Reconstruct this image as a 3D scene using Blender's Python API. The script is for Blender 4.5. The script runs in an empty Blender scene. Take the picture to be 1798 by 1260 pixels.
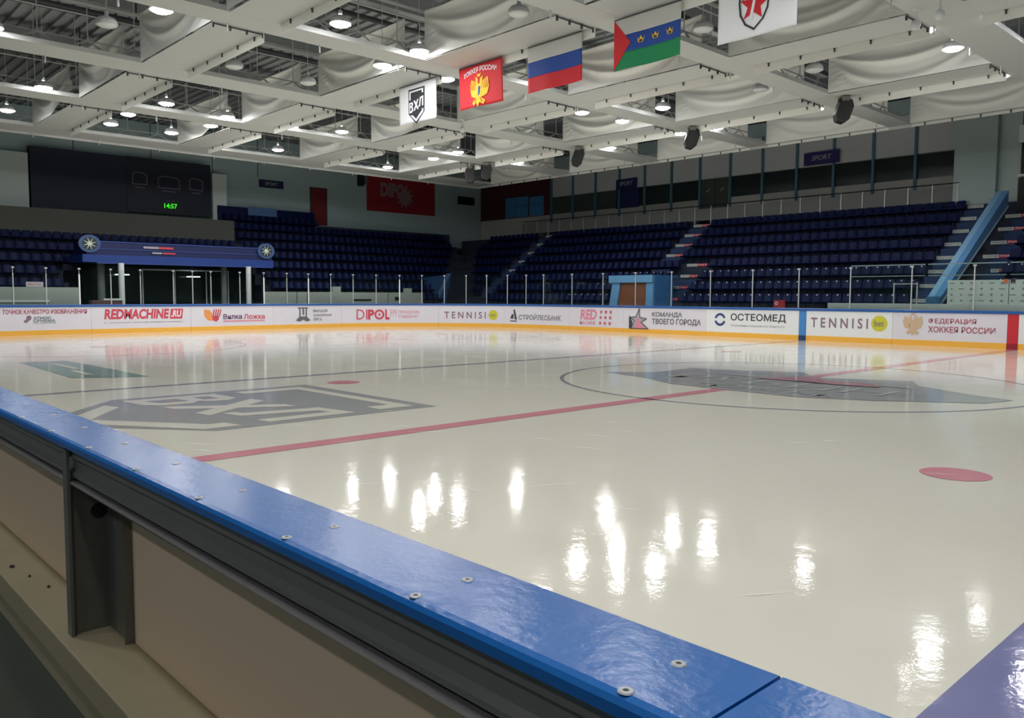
import bpy, bmesh, math, random
from mathutils import Vector, Matrix
random.seed(7)
PI = math.pi
sc = bpy.context.scene
COL = sc.collection

# ------------------------------------------------------------------ camera, world, exposure
IW, IH = 1798, 1260
F_PX, YAW, PITCH, ROLL = 1434.26, 0.8256, -0.0707, 0.0037
CX, CY = 882.29, 620.57
cam_d = bpy.data.cameras.new('camera')
cam = bpy.data.objects.new('camera', cam_d); COL.objects.link(cam)
cam_d.sensor_fit = 'HORIZONTAL'; cam_d.sensor_width = 36.0
cam_d.lens = 36.0 * F_PX / IW
cam_d.shift_x = (IW / 2 - CX) / IW
cam_d.shift_y = (CY - IH / 2) / IW
cam_d.clip_start = 0.05; cam_d.clip_end = 300
Fv = Vector((-math.sin(YAW) * math.cos(PITCH), math.cos(YAW) * math.cos(PITCH), math.sin(PITCH)))
Rv = Fv.cross(Vector((0, 0, 1))).normalized(); Uv = Rv.cross(Fv)
R2 = Rv * math.cos(ROLL) + Uv * math.sin(ROLL); U2 = -Rv * math.sin(ROLL) + Uv * math.cos(ROLL)
cam.matrix_world = Matrix(((R2.x, U2.x, -Fv.x, 8.2018), (R2.y, U2.y, -Fv.y, -15.324), (R2.z, U2.z, -Fv.z, 1.6877), (0, 0, 0, 1)))
sc.camera = cam
sc.view_settings.view_transform = 'Standard'; sc.view_settings.look = 'None'
sc.view_settings.gamma = 1.0; sc.view_settings.use_curve_mapping = False
sc.view_settings.exposure = 0.0
w = bpy.data.worlds.new('world'); sc.world = w; w.use_nodes = True
w.node_tree.nodes['Background'].inputs[0].default_value = (0.5, 0.6, 0.7, 1)
w.node_tree.nodes['Background'].inputs[1].default_value = 0.01
LAMP_POWER = 122.0
sc.cycles.use_denoising = True
sc.cycles.sample_clamp_indirect = 6.0
sc.cycles.max_bounces = 8; sc.cycles.diffuse_bounces = 4; sc.cycles.glossy_bounces = 4
sc.cycles.transparent_max_bounces = 16; sc.cycles.transmission_bounces = 8
sc.cycles.caustics_reflective = False; sc.cycles.caustics_refractive = False

# ------------------------------------------------------------------ materials
def lin(c):
    return tuple((v / 12.92 if v <= 0.04045 else ((v + 0.055) / 1.055) ** 2.4) for v in (x / 255.0 for x in c)) + (1,)
MATS = {}
def mat(name, rgb, rough=0.6, metal=0.0, emit=None, strength=0.0, noise=0.0, nscale=4.0, bump=0.0, bscale=30.0, coat=0.0, alpha=1.0, stretch=None, spec=0.5):
    if name in MATS: return MATS[name]
    m = bpy.data.materials.new(name); m.use_nodes = True
    nt = m.node_tree; b = nt.nodes['Principled BSDF']
    b.inputs['Base Color'].default_value = lin(rgb); b.inputs['Roughness'].default_value = rough
    b.inputs['Metallic'].default_value = metal; b.inputs['Coat Weight'].default_value = coat
    b.inputs['Coat Roughness'].default_value = 0.1; b.inputs['Specular IOR Level'].default_value = spec
    if emit: b.inputs['Emission Color'].default_value = lin(emit); b.inputs['Emission Strength'].default_value = strength
    if noise or bump:
        tc = nt.nodes.new('ShaderNodeTexCoord'); mp = nt.nodes.new('ShaderNodeMapping')
        if stretch: mp.inputs['Scale'].default_value = stretch
        nt.links.new(tc.outputs['Object'], mp.inputs['Vector'])
    if noise:
        n = nt.nodes.new('ShaderNodeTexNoise'); n.inputs['Scale'].default_value = nscale; n.inputs['Detail'].default_value = 5
        nt.links.new(mp.outputs['Vector'], n.inputs['Vector'])
        mx = nt.nodes.new('ShaderNodeMix'); mx.data_type = 'RGBA'
        c = lin(rgb)
        mx.inputs[6].default_value = tuple(x * (1 - noise) for x in c[:3]) + (1,)
        mx.inputs[7].default_value = tuple(min(1, x * (1 + noise)) for x in c[:3]) + (1,)
        nt.links.new(n.outputs['Fac'], mx.inputs[0]); nt.links.new(mx.outputs[2], b.inputs['Base Color'])
    if bump:
        n2 = nt.nodes.new('ShaderNodeTexNoise'); n2.inputs['Scale'].default_value = bscale; n2.inputs['Detail'].default_value = 3
        nt.links.new(mp.outputs['Vector'], n2.inputs['Vector'])
        bp = nt.nodes.new('ShaderNodeBump'); bp.inputs['Strength'].default_value = bump; bp.inputs['Distance'].default_value = 0.02
        nt.links.new(n2.outputs['Fac'], bp.inputs['Height']); nt.links.new(bp.outputs['Normal'], b.inputs['Normal'])
    MATS[name] = m
    return m

def ice_mat(name, rgb):
    if name in MATS: return MATS[name]
    m = bpy.data.materials.new(name); m.use_nodes = True
    nt = m.node_tree; b = nt.nodes['Principled BSDF']
    tc = nt.nodes.new('ShaderNodeTexCoord')
    n = nt.nodes.new('ShaderNodeTexNoise'); n.inputs['Scale'].default_value = 0.35; n.inputs['Detail'].default_value = 6
    nt.links.new(tc.outputs['Object'], n.inputs['Vector'])
    c = lin(rgb); mx = nt.nodes.new('ShaderNodeMix'); mx.data_type = 'RGBA'
    mx.inputs[6].default_value = (c[0] * .95, c[1] * .95, c[2] * .90, 1)
    mx.inputs[7].default_value = (min(1, c[0] * 1.03), min(1, c[1] * 1.03), min(1, c[2] * 1.05), 1)
    nt.links.new(n.outputs['Fac'], mx.inputs[0]); nt.links.new(mx.outputs[2], b.inputs['Base Color'])
    # skate-polished surface: fine ripples plus long shallow undulation
    n2 = nt.nodes.new('ShaderNodeTexNoise'); n2.inputs['Scale'].default_value = 34; n2.inputs['Detail'].default_value = 4
    n3 = nt.nodes.new('ShaderNodeTexNoise'); n3.inputs['Scale'].default_value = 7; n3.inputs['Detail'].default_value = 2
    for q in (n2, n3): nt.links.new(tc.outputs['Object'], q.inputs['Vector'])
    b1 = nt.nodes.new('ShaderNodeBump'); b1.inputs['Strength'].default_value = 0.4; b1.inputs['Distance'].default_value = 0.0010
    b2 = nt.nodes.new('ShaderNodeBump'); b2.inputs['Strength'].default_value = 0.3; b2.inputs['Distance'].default_value = 0.0036
    nt.links.new(n2.outputs['Fac'], b1.inputs['Height']); nt.links.new(n3.outputs['Fac'], b2.inputs['Height'])
    nt.links.new(b1.outputs['Normal'], b2.inputs['Normal']); nt.links.new(b2.outputs['Normal'], b.inputs['Normal'])
    n4 = nt.nodes.new('ShaderNodeTexNoise'); n4.inputs['Scale'].default_value = 1.3; n4.inputs['Detail'].default_value = 5
    nt.links.new(tc.outputs['Object'], n4.inputs['Vector'])
    mr = nt.nodes.new('ShaderNodeMapRange'); mr.inputs['To Min'].default_value = 0.03; mr.inputs['To Max'].default_value = 0.11
    mr.inputs['From Min'].default_value = 0.3; mr.inputs['From Max'].default_value = 0.7
    nt.links.new(n4.outputs['Fac'], mr.inputs['Value']); nt.links.new(mr.outputs['Result'], b.inputs['Roughness'])
    b.inputs['IOR'].default_value = 1.31
    MATS[name] = m; return m

def glass_mat():
    m = bpy.data.materials.new('rink_glass'); m.use_nodes = True; nt = m.node_tree
    nt.nodes.remove(nt.nodes['Principled BSDF']); out = nt.nodes['Material Output']
    t = nt.nodes.new('ShaderNodeBsdfTransparent'); t.inputs[0].default_value = (0.93, 0.96, 0.95, 1)
    g = nt.nodes.new('ShaderNodeBsdfGlossy'); g.inputs['Roughness'].default_value = 0.04
    g.inputs['Color'].default_value = (0.8, 0.9, 0.9, 1)
    fr = nt.nodes.new('ShaderNodeFresnel'); fr.inputs['IOR'].default_value = 1.3
    mul = nt.nodes.new('ShaderNodeMath'); mul.operation = 'MULTIPLY'; mul.inputs[1].default_value = 0.8
    mx = nt.nodes.new('ShaderNodeMixShader')
    nt.links.new(fr.outputs[0], mul.inputs[0]); nt.links.new(mul.outputs[0], mx.inputs[0])
    nt.links.new(t.outputs[0], mx.inputs[1]); nt.links.new(g.outputs[0], mx.inputs[2]); nt.links.new(mx.outputs[0], out.inputs[0])
    MATS['rink_glass'] = m; return m
GLASS = glass_mat()
ICE = ice_mat('ice', (232, 229, 216))
ICE_GREY = ice_mat('ice_grey_paint', (172, 174, 174))
ICE_RED = ice_mat('ice_red_paint', (222, 152, 164))
ICE_BLUE = ice_mat('ice_blue_paint', (128, 130, 176))
ICE_LINE = ice_mat('ice_line_paint', (158, 160, 168))
ICE_GREEN = ice_mat('ice_green_paint', (146, 172, 168))
ICE_PINK = ice_mat('ice_pink_paint', (196, 150, 158))
M_BOARD = mat('board_white', (222, 218, 228), 0.28, noise=0.03, nscale=1.5)
M_BOARD2 = mat('board_white_bright', (232, 234, 236), 0.28)
M_KICK = mat('kickplate_yellow', (238, 178, 70), 0.35)
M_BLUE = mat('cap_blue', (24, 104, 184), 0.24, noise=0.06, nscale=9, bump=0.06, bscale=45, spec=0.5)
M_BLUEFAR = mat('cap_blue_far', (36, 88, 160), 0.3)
M_STEEL = mat('dark_steel', (128, 126, 126), 0.3, metal=0.15, noise=0.12, nscale=8)
M_ZINC = mat('screw_zinc', (176, 180, 184), 0.35, metal=0.2)
M_STEELP = mat('post_steel', (112, 112, 106), 0.45, metal=0.15, noise=0.15, nscale=6)
M_PANELB = mat('panel_back', (240, 212, 184), 0.55, noise=0.04, nscale=2)
M_LEDGE = mat('ledge_plastic', (158, 148, 120), 0.6, noise=0.12, nscale=5)
M_DIRT = mat('debris', (40, 36, 30), 0.9)
M_RUBBER = mat('rubber_floor', (70, 74, 74), 0.85, noise=0.15, nscale=3, bump=0.2)
M_WHITE = mat('fabric_white', (245, 246, 241), 0.85, noise=0.03, nscale=2)
M_PANELC = mat('ceiling_panel_white', (196, 198, 196), 0.7, noise=0.03, nscale=1)
M_LIP = mat('lip_cream', (238, 238, 231), 0.7, noise=0.05, nscale=3)
M_TRUSS = mat('truss_white', (205, 206, 204), 0.5)
M_DARKPIPE = mat('pipe_dark', (70, 74, 78), 0.6)
M_ROOF = mat('roof_deck', (172, 176, 178), 0.7)
M_BLACK = mat('black_metal', (24, 24, 26), 0.5)
M_SHADE = mat('lamp_shade_grey', (214, 216, 216), 0.5)
M_LENS_ON = mat('lamp_lens_lit', (255, 255, 255), 0.4, emit=(252, 252, 252), strength=LAMP_POWER)
M_LENS_OFF = mat('lamp_lens_off', (215, 218, 218), 0.3)
M_SEAT = mat('seat_navy', (2, 18, 68), 0.5, spec=.2)
M_PLATE = mat('seat_plate_white', (225, 230, 235), 0.5)
M_STAND = mat('stand_concrete', (44, 52, 70), 0.9)
M_STEP = mat('step_blue', (44, 66, 108), 0.8)
M_WALL = mat('wall_teal_grey', (178, 200, 202), 0.85, noise=0.04, nscale=0.5)
M_WALLL = mat('wall_light', (222, 234, 230), 0.85)
M_POST = mat('glass_post_alu', (190, 194, 196), 0.4, metal=0.3)
M_POSTW = mat('glass_post_white', (225, 228, 228), 0.4)
RED = (200, 60, 78)

# ------------------------------------------------------------------ mesh helpers
class MB:
    def __init__(s): s.v = []; s.f = []; s.mi = []
    def add(s, vs, fs, mi=0):
        n = len(s.v); s.v += [tuple(v) for v in vs]; s.f += [tuple(i + n for i in f) for f in fs]; s.mi += [mi] * len(fs)
    def box(s, a, b, mi=0):
        (x0, y0, z0), (x1, y1, z1) = a, b
        s.add([(x0, y0, z0), (x1, y0, z0), (x1, y1, z0), (x0, y1, z0), (x0, y0, z1), (x1, y0, z1), (x1, y1, z1), (x0, y1, z1)],
              [(0, 3, 2, 1), (4, 5, 6, 7), (0, 1, 5, 4), (1, 2, 6, 5), (2, 3, 7, 6), (3, 0, 4, 7)], mi)
    def tube(s, p, q, r, n=6, mi=0):
        p = Vector(p); q = Vector(q); d = (q - p).normalized()
        a = d.cross(Vector((0, 0, 1)) if abs(d.z) < .9 else Vector((1, 0, 0))).normalized(); b = d.cross(a)
        vs = []
        for c in (p, q):
            for i in range(n):
                t = 2 * PI * i / n; vs.append(c + (a * math.cos(t) + b * math.sin(t)) * r)
        s.add(vs, [(i, (i + 1) % n, n + (i + 1) % n, n + i) for i in range(n)] + [tuple(range(n - 1, -1, -1)), tuple(range(n, 2 * n))], mi)
    def lathe(s, prof, n=20, c=(0, 0, 0), mi=0):
        vs = []
        for r, z in prof:
            for i in range(n):
                t = 2 * PI * i / n; vs.append((c[0] + r * math.cos(t), c[1] + r * math.sin(t), c[2] + z))
        fs = []
        for k in range(len(prof) - 1):
            for i in range(n):
                fs.append((k * n + i, k * n + (i + 1) % n, (k + 1) * n + (i + 1) % n, (k + 1) * n + i))
        s.add(vs, fs, mi)
    def prism(s, poly, axis, a, b, mi=0):
        # poly in the two remaining axes, extruded on axis ('x','y','z')
        n = len(poly)
        def P(u, v, t): return {'x': (t, u, v), 'y': (u, t, v), 'z': (u, v, t)}[axis]
        s.add([P(u, v, a) for u, v in poly] + [P(u, v, b) for u, v in poly],
              [tuple(range(n)), tuple(range(2 * n - 1, n - 1, -1))] + [(i, i + n, (i + 1) % n + n, (i + 1) % n) for i in range(n)], mi)
    def build(s, name, m, parent=None, smooth=False, bevel=0, solid=0, loc=None):
        me = bpy.data.meshes.new(name); me.from_pydata(s.v, [], s.f)
        ms = m if isinstance(m, (list, tuple)) else [m]
        for q in ms: me.materials.append(q)
        if len(ms) > 1: me.polygons.foreach_set('material_index', s.mi)
        bm = bmesh.new(); bm.from_mesh(me); bmesh.ops.recalc_face_normals(bm, faces=bm.faces); bm.to_mesh(me); bm.free()
        if smooth:
            for p_ in me.polygons: p_.use_smooth = True
        o = bpy.data.objects.new(name, me); COL.objects.link(o)
        if parent: o.parent = parent
        if loc: o.location = loc
        if bevel:
            md = o.modifiers.new('bevel', 'BEVEL'); md.width = bevel; md.segments = 2; md.limit_method = 'ANGLE'
        if solid:
            md = o.modifiers.new('solid', 'SOLIDIFY'); md.thickness = solid; md.offset = 0
        return o
def empty(name, loc=(0, 0, 0)):
    o = bpy.data.objects.new(name, None); COL.objects.link(o); o.location = loc; o.empty_display_size = .2; return o
def tag(o, label, cat, group=None, kind=None):
    if label: o['label'] = label
    if cat: o['category'] = cat
    if group: o['group'] = group
    if kind: o['kind'] = kind
    return o
def struct(o): o['kind'] = 'structure'; return o
ORD = ['zeroth', 'first', 'second', 'third', 'fourth', 'fifth', 'sixth', 'seventh', 'eighth', 'ninth', 'tenth', 'eleventh', 'twelfth', 'thirteenth', 'fourteenth', 'fifteenth', 'sixteenth', 'seventeenth', 'eighteenth', 'nineteenth', 'twentieth']
def ordn(i):
    if i <= 20: return ORD[i]
    t = {2: 'twenty', 3: 'thirty', 4: 'forty'}[i // 10]
    return t + ('ieth' if False else '-' + ORD[i % 10]) if i % 10 else {2: 'twentieth', 3: 'thirtieth', 4: 'fortieth'}[i // 10]

# 2D art -> geometry through a mapping (u, v) -> Vector
def text2d(body, bold=0.0, shear=0.0):
    cu = bpy.data.curves.new('t', 'FONT'); cu.body = body; cu.size = 1; cu.offset = bold; cu.resolution_u = 3; cu.shear = shear
    o = bpy.data.objects.new('t', cu); COL.objects.link(o)
    dg = bpy.context.evaluated_depsgraph_get()
    me = bpy.data.meshes.new_from_object(o.evaluated_get(dg))
    vs = [(v.co.x, v.co.y) for v in me.vertices]; fs = [tuple(p_.vertices) for p_ in me.polygons]
    bpy.data.objects.remove(o); bpy.data.curves.remove(cu); bpy.data.meshes.remove(me)
    return vs, fs
def text_in(body, x0, y0, x1, y1, bold=0.0, shear=0.0):
    vs, fs = text2d(body, bold, shear)
    ax, bx = min(v[0] for v in vs), max(v[0] for v in vs); ay, by = min(v[1] for v in vs), max(v[1] for v in vs)
    return [(x0 + (x - ax) / (bx - ax) * (x1 - x0), y0 + (y - ay) / (by - ay) * (y1 - y0)) for x, y in vs], fs
def art(name, parts2d, mapf, m, parent=None, sub=0, stack=1):
    bm = bmesh.new()
    for pi_, (vs, fs) in enumerate(parts2d):
        bv = [bm.verts.new((x, y, .002 * (pi_ % 12) * stack)) for x, y in vs]
        for f in fs:
            try: bm.faces.new([bv[i] for i in f])
            except ValueError: pass
    if sub:
        bmesh.ops.triangulate(bm, faces=[f for f in bm.faces if len(f.verts) > 4])
        bmesh.ops.subdivide_edges(bm, edges=bm.edges, cuts=sub, use_grid_fill=True)
    for v in bm.verts:
        x, y, h = v.co; p_ = mapf(x, y)
        if h: nn_ = (mapf(x + .01, y) - p_).cross(mapf(x, y + .01) - p_).normalized(); p_ = p_ + nn_ * h
        v.co = p_
    me = bpy.data.meshes.new(name); bm.to_mesh(me); bm.free(); me.materials.append(m)
    o = bpy.data.objects.new(name, me); COL.objects.link(o)
    if parent: o.parent = parent
    return o
def rect(x0, y0, x1, y1, n=1):
    vs = []; fs = []
    for i in range(n + 1):
        x = x0 + (x1 - x0) * i / n; vs += [(x, y0), (x, y1)]
    for i in range(n): fs.append((2 * i, 2 * i + 2, 2 * i + 3, 2 * i + 1))
    return vs, fs
def poly(pts): return list(pts), [tuple(range(len(pts)))]
def disc(cx, cy, rx, ry=None, n=28):
    ry = ry or rx; return poly([(cx + rx * math.cos(2 * PI * i / n), cy + ry * math.sin(2 * PI * i / n)) for i in range(n)])
def ring(cx, cy, r0, r1, n=40, a0=0, a1=2 * PI, k=1.0):
    vs = []; fs = []
    for i in range(n + 1):
        a = a0 + (a1 - a0) * i / n
        vs += [(cx + r0 * math.cos(a), cy + k * r0 * math.sin(a)), (cx + r1 * math.cos(a), cy + k * r1 * math.sin(a))]
    for i in range(n): fs.append((2 * i, 2 * i + 1, 2 * i + 3, 2 * i + 2))
    return vs, fs
def star(cx, cy, r, ri=None, n=5, rot=PI / 2, k=1.0):
    ri = ri or r * .4
    return poly([(cx + (r if i % 2 == 0 else ri) * math.cos(rot + PI * i / n), cy + k * (r if i % 2 == 0 else ri) * math.sin(rot + PI * i / n)) for i in range(2 * n)])
def outline(pts, wd):
    out = []
    n = len(pts)
    for i in range(n):
        a = Vector(pts[i]); b = Vector(pts[(i + 1) % n]); d = (b - a).normalized(); t = Vector((-d.y, d.x)) * wd / 2; e = d * wd / 2
        out.append(poly([tuple(a - e + t), tuple(b + e + t), tuple(b + e - t), tuple(a - e - t)]))
    return out

# ------------------------------------------------------------------ rink outline
XE, HF, HN, RC = -29.4, 14.8, 14.56, 8.5
CXR, CYF = XE + RC, HF - RC
def pos(s):
    if s < 0:
        a = -s / RC
        if a <= PI / 2: return Vector((CXR - RC * math.cos(a), -CYF - RC * math.sin(a) * (HN - CYF) / RC)), Vector((-math.cos(a), -math.sin(a)))
        return Vector((CXR + (-s - RC * PI / 2), -HN)), Vector((0, -1))
    if s <= 2 * CYF: return Vector((XE, -CYF + s)), Vector((-1, 0))
    t = s - 2 * CYF
    if t <= RC * PI / 2:
        a = t / RC; return Vector((CXR - RC * math.cos(a), CYF + RC * math.sin(a))), Vector((-math.cos(a), math.sin(a)))
    return Vector((CXR + t - RC * PI / 2, HF)), Vector((0, 1))
def P3(s, off, z):
    p, n = pos(s); q = p + n * off; return Vector((q.x, q.y, z))
BH = 1.25

# ------------------------------------------------------------------ setting: ice, floor, walls, roof
m = MB()
ol = []
for i in range(33): a = PI / 2 * i / 32; ol.append((CXR - RC * math.cos(a), CYF + RC * math.sin(a)))
ol += [(22, HF), (22, -HN)]
for i in range(33): a = PI / 2 * (1 - i / 32); ol.append((CXR - RC * math.cos(a), -CYF - RC * math.sin(a) * (HN - CYF) / RC))
m.prism(ol, 'z', -0.04, 0.0)
ice = struct(m.build('floor_ice', ICE))
def onice(z): return lambda x, y: Vector((x, y, z))
def icepart(name, ps, mm, z=0.003): return art(name, ps, onice(z), mm, ice)
icepart('centre_line', [rect(-.15, -HN + .02, .15, HF - .02)], ICE_RED)
icepart('blue_line', [rect(-7.22, -HN + .02, -7.02, HF - .02)], ICE_LINE)
icepart('blue_line', [rect(7.0, -HN + .02, 10.5, HF - .02)], ICE_BLUE)
icepart('centre_circle', [ring(0, 0, 4.45, 4.53, 120)], ICE_LINE)
for dx in (-5.47, 5.47):
    for dy in (-6.9, 6.9):
        icepart('faceoff_dot', [disc(dx, dy, .31)], ICE_RED)
for dy in (-7, 7):
    icepart('faceoff_circle', [ring(-20, dy, 4.45, 4.5, 80)], ICE_LINE); icepart('faceoff_dot', [disc(-20, dy, .3)], ICE_RED)
icepart('goal_line', [rect(-25.45, -13.4, -25.4, 13.6)], ICE_RED)
# centre-ice emblem: a wide grey star with lettering and red star arms
icepart('centre_emblem', [poly([(-3.6, -1.3), (-2.8, -.55), (-2.9, 1.0), (-1.7, 1.4), (-.6, 2.0), (0.1, 1.0), (.9, 1.4), (1.8, 1.8), (2.2, 1.0), (2.8, .6), (3.4, .2), (4.1, -.1), (3.9, -.9), (3.4, -1.25), (2.6, -1.9), (1.5, -2.4), (.14, -2.36), (-1.2, -2.26), (-2.15, -1.7), (-2.5, -1.6)])], ICE_GREY, .005)
icepart('emblem_lettering', [text_in('РУБИН', -2.0, -1.2, 2.4, -.3), text_in('ТЮМЕНЬ', -.9, -2.1, 1.9, -1.6), rect(-2.0, .1, -.6, .2), rect(1.6, .3, 2.3, .42)], ice_mat('ice_pale_paint', (194, 195, 194)), .012)
icepart('emblem_star', [poly([(-.3, .3), (.1, 1.3), (.5, .5), (1.5, .55), (1.9, .05), (1.1, -.1), (.4, -.05), (-.6, -.2)])], ICE_PINK, .022)
# three-letter league shield, shared by the ice and the white banner
def Q(x, y): return ((x - 250) / 265.0, (y - (235 - .226 * (x - 250))) / 419.0)
SH_OUT = [(0, 0), (1, 0), (1, .895), (.5, 1.325), (0, .895)]
SH_W = [[(268, 398), (268, 262), (498, 205), (498, 272), (474, 278), (474, 236), (292, 281), (292, 390)],
        [(292, 634), (316, 618), (385, 678), (478, 545), (478, 522), (502, 508), (502, 562), (385, 722)],
        [(268, 438), (318, 420), (332, 440), (330, 470), (318, 488), (332, 505), (330, 555), (315, 582), (268, 600)],
        [(338, 404), (362, 392), (383, 433), (402, 379), (424, 370), (396, 458), (428, 520), (404, 532), (385, 492), (364, 549), (338, 560), (371, 466)],
        [(445, 347), (500, 318), (500, 342), (444, 371)], [(481, 352), (500, 342), (500, 465), (481, 475)], [(444, 371), (465, 360), (450, 482), (424, 498), (421, 478), (433, 468)]]
SH_D = [[(287, 458), (310, 448), (310, 474), (287, 484)], [(287, 515), (312, 503), (310, 552), (287, 566)]]
def shield(mapf, black, white, parent, dz, sub=0):
    art('shield_emblem', [poly(SH_OUT)], lambda u, v: mapf(u, v, dz), black, parent, sub, 0)
    art('shield_lettering', [poly([Q(*p) for p in pp]) for pp in SH_W], lambda u, v: mapf(u, v, 2 * dz), white, parent, sub, 0)
    art('letter_counter', [poly([Q(*p) for p in pp]) for pp in SH_D], lambda u, v: mapf(u, v, 3 * dz), black, parent, sub, 0)
shield(lambda u, v, d: Vector((-5.57 + u * 3.98, -7.66 - v * 3.85, d)), ICE_GREY, ICE, ice, .003)
icepart('green_emblem', [poly([(-14.71, -10.46), (-14.5, -9.45), (-12.5, -9.37), (-9.04, -9.31), (-9.33, -10.02), (-9.74, -10.6)])], ICE_GREEN, .004)
icepart('emblem_lettering', [rect(-13.6, -10.0, -11.8, -9.85), rect(-11.4, -10.2, -10.2, -10.05)], ICE, .007)
# skate scratches, thin white grooves close to the camera
for i in range(26):
    x = random.uniform(-2, 7); y = random.uniform(-13.5, -6); a = random.uniform(-.6, .6) + PI / 4; L = random.uniform(.15, .6)
    dx, dy = math.cos(a) * L / 2, math.sin(a) * L / 2; t = .004
    icepart('skate_scratch', [poly([(x - dx, y - dy), (x - dx * .2 + t * 4, y - dy * .2 + t * 6), (x + dx, y + dy), (x - dx * .2 + t * 6, y - dy * .2 + t * 3)])], mat('scratch_white', (250, 250, 246), .5), .002 + .0002 * i)

m = MB(); m.box((-42, -30, -.3), (26, 30, -.045)); struct(m.build('floor', M_RUBBER))
m = MB(); m.box((-40.6, -30, -.04), (-40.2, 27.4, 11.4)); struct(m.build('wall_end', M_WALL))
m = MB(); m.box((-40.2, 27, -.04), (26, 27.4, 11.4)); struct(m.build('wall_far', M_WALL))
m = MB(); m.box((-40.2, -27.4, -.04), (26, -27, 11.4)); struct(m.build('wall_near', M_WALL))
m = MB(); m.box((24, -27, -.04), (24.4, 27, 11.4)); struct(m.build('wall_right', M_WALL))
m = MB(); m.box((-40.6, -27.4, 11.5), (26, 27.4, 11.7))
for i in range(-66, 42):
    y = i * .45
    m.box((-40.2, y, 11.4), (24, y + .2, 11.5))
struct(m.build('ceiling', M_ROOF))

# ------------------------------------------------------------------ dasher boards
def extr(s0, s1, prof, name, mm, parent, step=.45, smooth=False):
    n = max(1, int(math.ceil((s1 - s0) / step))); b = MB(); k = len(prof); vs = []
    for i in range(n + 1):
        s = s0 + (s1 - s0) * i / n
        vs += [P3(s, o, z) for o, z in prof]
    fs = [(i * k + j, i * k + (j + 1) % k, (i + 1) * k + (j + 1) % k, (i + 1) * k + j) for i in range(n) for j in range(k)]
    fs += [tuple(range(k)), tuple(range(n * k, n * k + k))]
    b.add(vs, fs); return b.build(name, mm, parent)
PF = [(0, 0.0), (0, BH - .09), (.08, BH - .09), (.08, 0)]
PK = [(-.012, 0.0), (-.012, .19), (-.002, .2), (-.002, 0.0)]
PC = [(-.03, BH - .10), (-.035, BH - .02), (-.02, BH), (.12, BH), (.13, BH - .02), (.13, BH - .10)]
def onboard(d): return lambda s, z: P3(s, -d, z)
def board(s0, s1, label, bright=False, face=None, kick=None):
    c = (s0 + s1) / 2; t = empty('dasher_board')
    tag(t, label, 'rink board', 'dasher boards around the ice')
    extr(s0 + .004, s1 - .004, PF, 'facing_panel', face or (M_BOARD2 if bright else M_BOARD), t)
    extr(s0 + .004, s1 - .004, PK, 'kick_plate', kick or M_KICK, t)
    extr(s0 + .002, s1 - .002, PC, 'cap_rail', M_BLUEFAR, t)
    return t
C_RED = mat('ink_red', (205, 70, 90), .4); C_DRED = mat('ink_dark_red', (168, 78, 96), .4); C_GREY = mat('ink_grey', (104, 104, 112), .4)
C_DARK = mat('ink_dark', (66, 68, 72), .4); C_ORANGE = mat('ink_orange', (235, 150, 85), .4); C_YEL = mat('ink_yellow', (206, 200, 60), .4)
C_MAUVE = mat('ink_mauve', (140, 110, 130), .4); C_PINK = mat('ink_pink', (222, 140, 160), .4); C_NAVY = mat('ink_navy', (58, 72, 128), .4)
C_PURP = mat('ink_purple', (110, 70, 110), .4); C_TEAL = mat('ink_teal', (72, 100, 96), .4)
C_BLUE = mat('stripe_blue', (70, 135, 200), .35); C_STR = mat('stripe_red', (200, 44, 56), .35); C_WHITE = mat('ink_white', (238, 238, 240), .4)
C_GOLD = mat('ink_gold', (206, 178, 146), .4); C_BROWN = mat('ink_brown', (120, 70, 60), .4); C_LGREY = mat('ink_light_grey', (170, 168, 176), .4)
E = {'A':(-1.65,0.87,1.58,1.06),'B1':(-0.48,0.66,0.20,0.76),'B2':(-0.48,0.54,0.35,0.65),'B3':(-0.48,0.47,0.37,0.52),'Bl':(-0.85,0.51,-0.54,0.78),'C1':(2.26,0.60,5.04,1.05),'C2':(5.06,0.59,5.68,1.04),'C3':(2.26,0.42,5.63,0.49),'D0':(6.67,0.41,7.03,1.00),'D1':(7.03,0.40,7.47,1.02),'D2':(7.58,0.52,8.52,0.77),'D3':(8.61,0.51,9.70,0.76),'D4':(7.58,0.40,9.70,0.46),'E0':(11.38,0.32,12.22,1.07),'E1':(12.38,0.80,13.20,0.95),'E2':(12.38,0.59,13.43,0.74),'E3':(12.38,0.36,12.88,0.51),'F1':(14.83,0.39,15.42,0.93),'F2':(15.45,0.38,16.63,0.93),'F3':(16.69,0.56,17.00,0.93),'F4':(17.12,0.68,18.26,0.87),'F5':(17.12,0.47,18.20,0.62),'G1':(19.60,0.45,21.93,0.82),'G2':(22.06,0.38,22.66,0.93),'H0':(23.38,0.43,23.80,0.97),'H1':(23.91,0.43,26.74,0.76),'I1':(28.05,0.54,29.12,1.04),'I2':(28.01,0.29,29.05,0.48),'I3':(29.23,0.29,30.07,1.03),'J0':(31.10,0.19,32.21,1.11),'J1':(32.40,0.73,34.03,0.98),'J2':(32.40,0.39,35.00,0.69),'K0':(35.62,0.45,36.25,1.00),'K1':(36.44,0.64,38.91,0.99),'K2':(36.44,0.43,38.87,0.55),'L1':(39.95,0.52,42.14,0.90),'L2':(42.26,0.44,42.83,1.02),'M0':(43.38,0.36,44.03,1.08),'M1':(44.22,0.76,45.73,0.97),'M2':(44.22,0.48,46.31,0.69)}
def T(body, k, bold=0.0, shear=0.0): x0, y0, x1, y1 = E[k]; return text_in(body, x0, y0, x1, y1, bold, shear)
def put(t, name, ps, mm, d=.006): return art(name, ps, onboard(d), mm, t)
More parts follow.
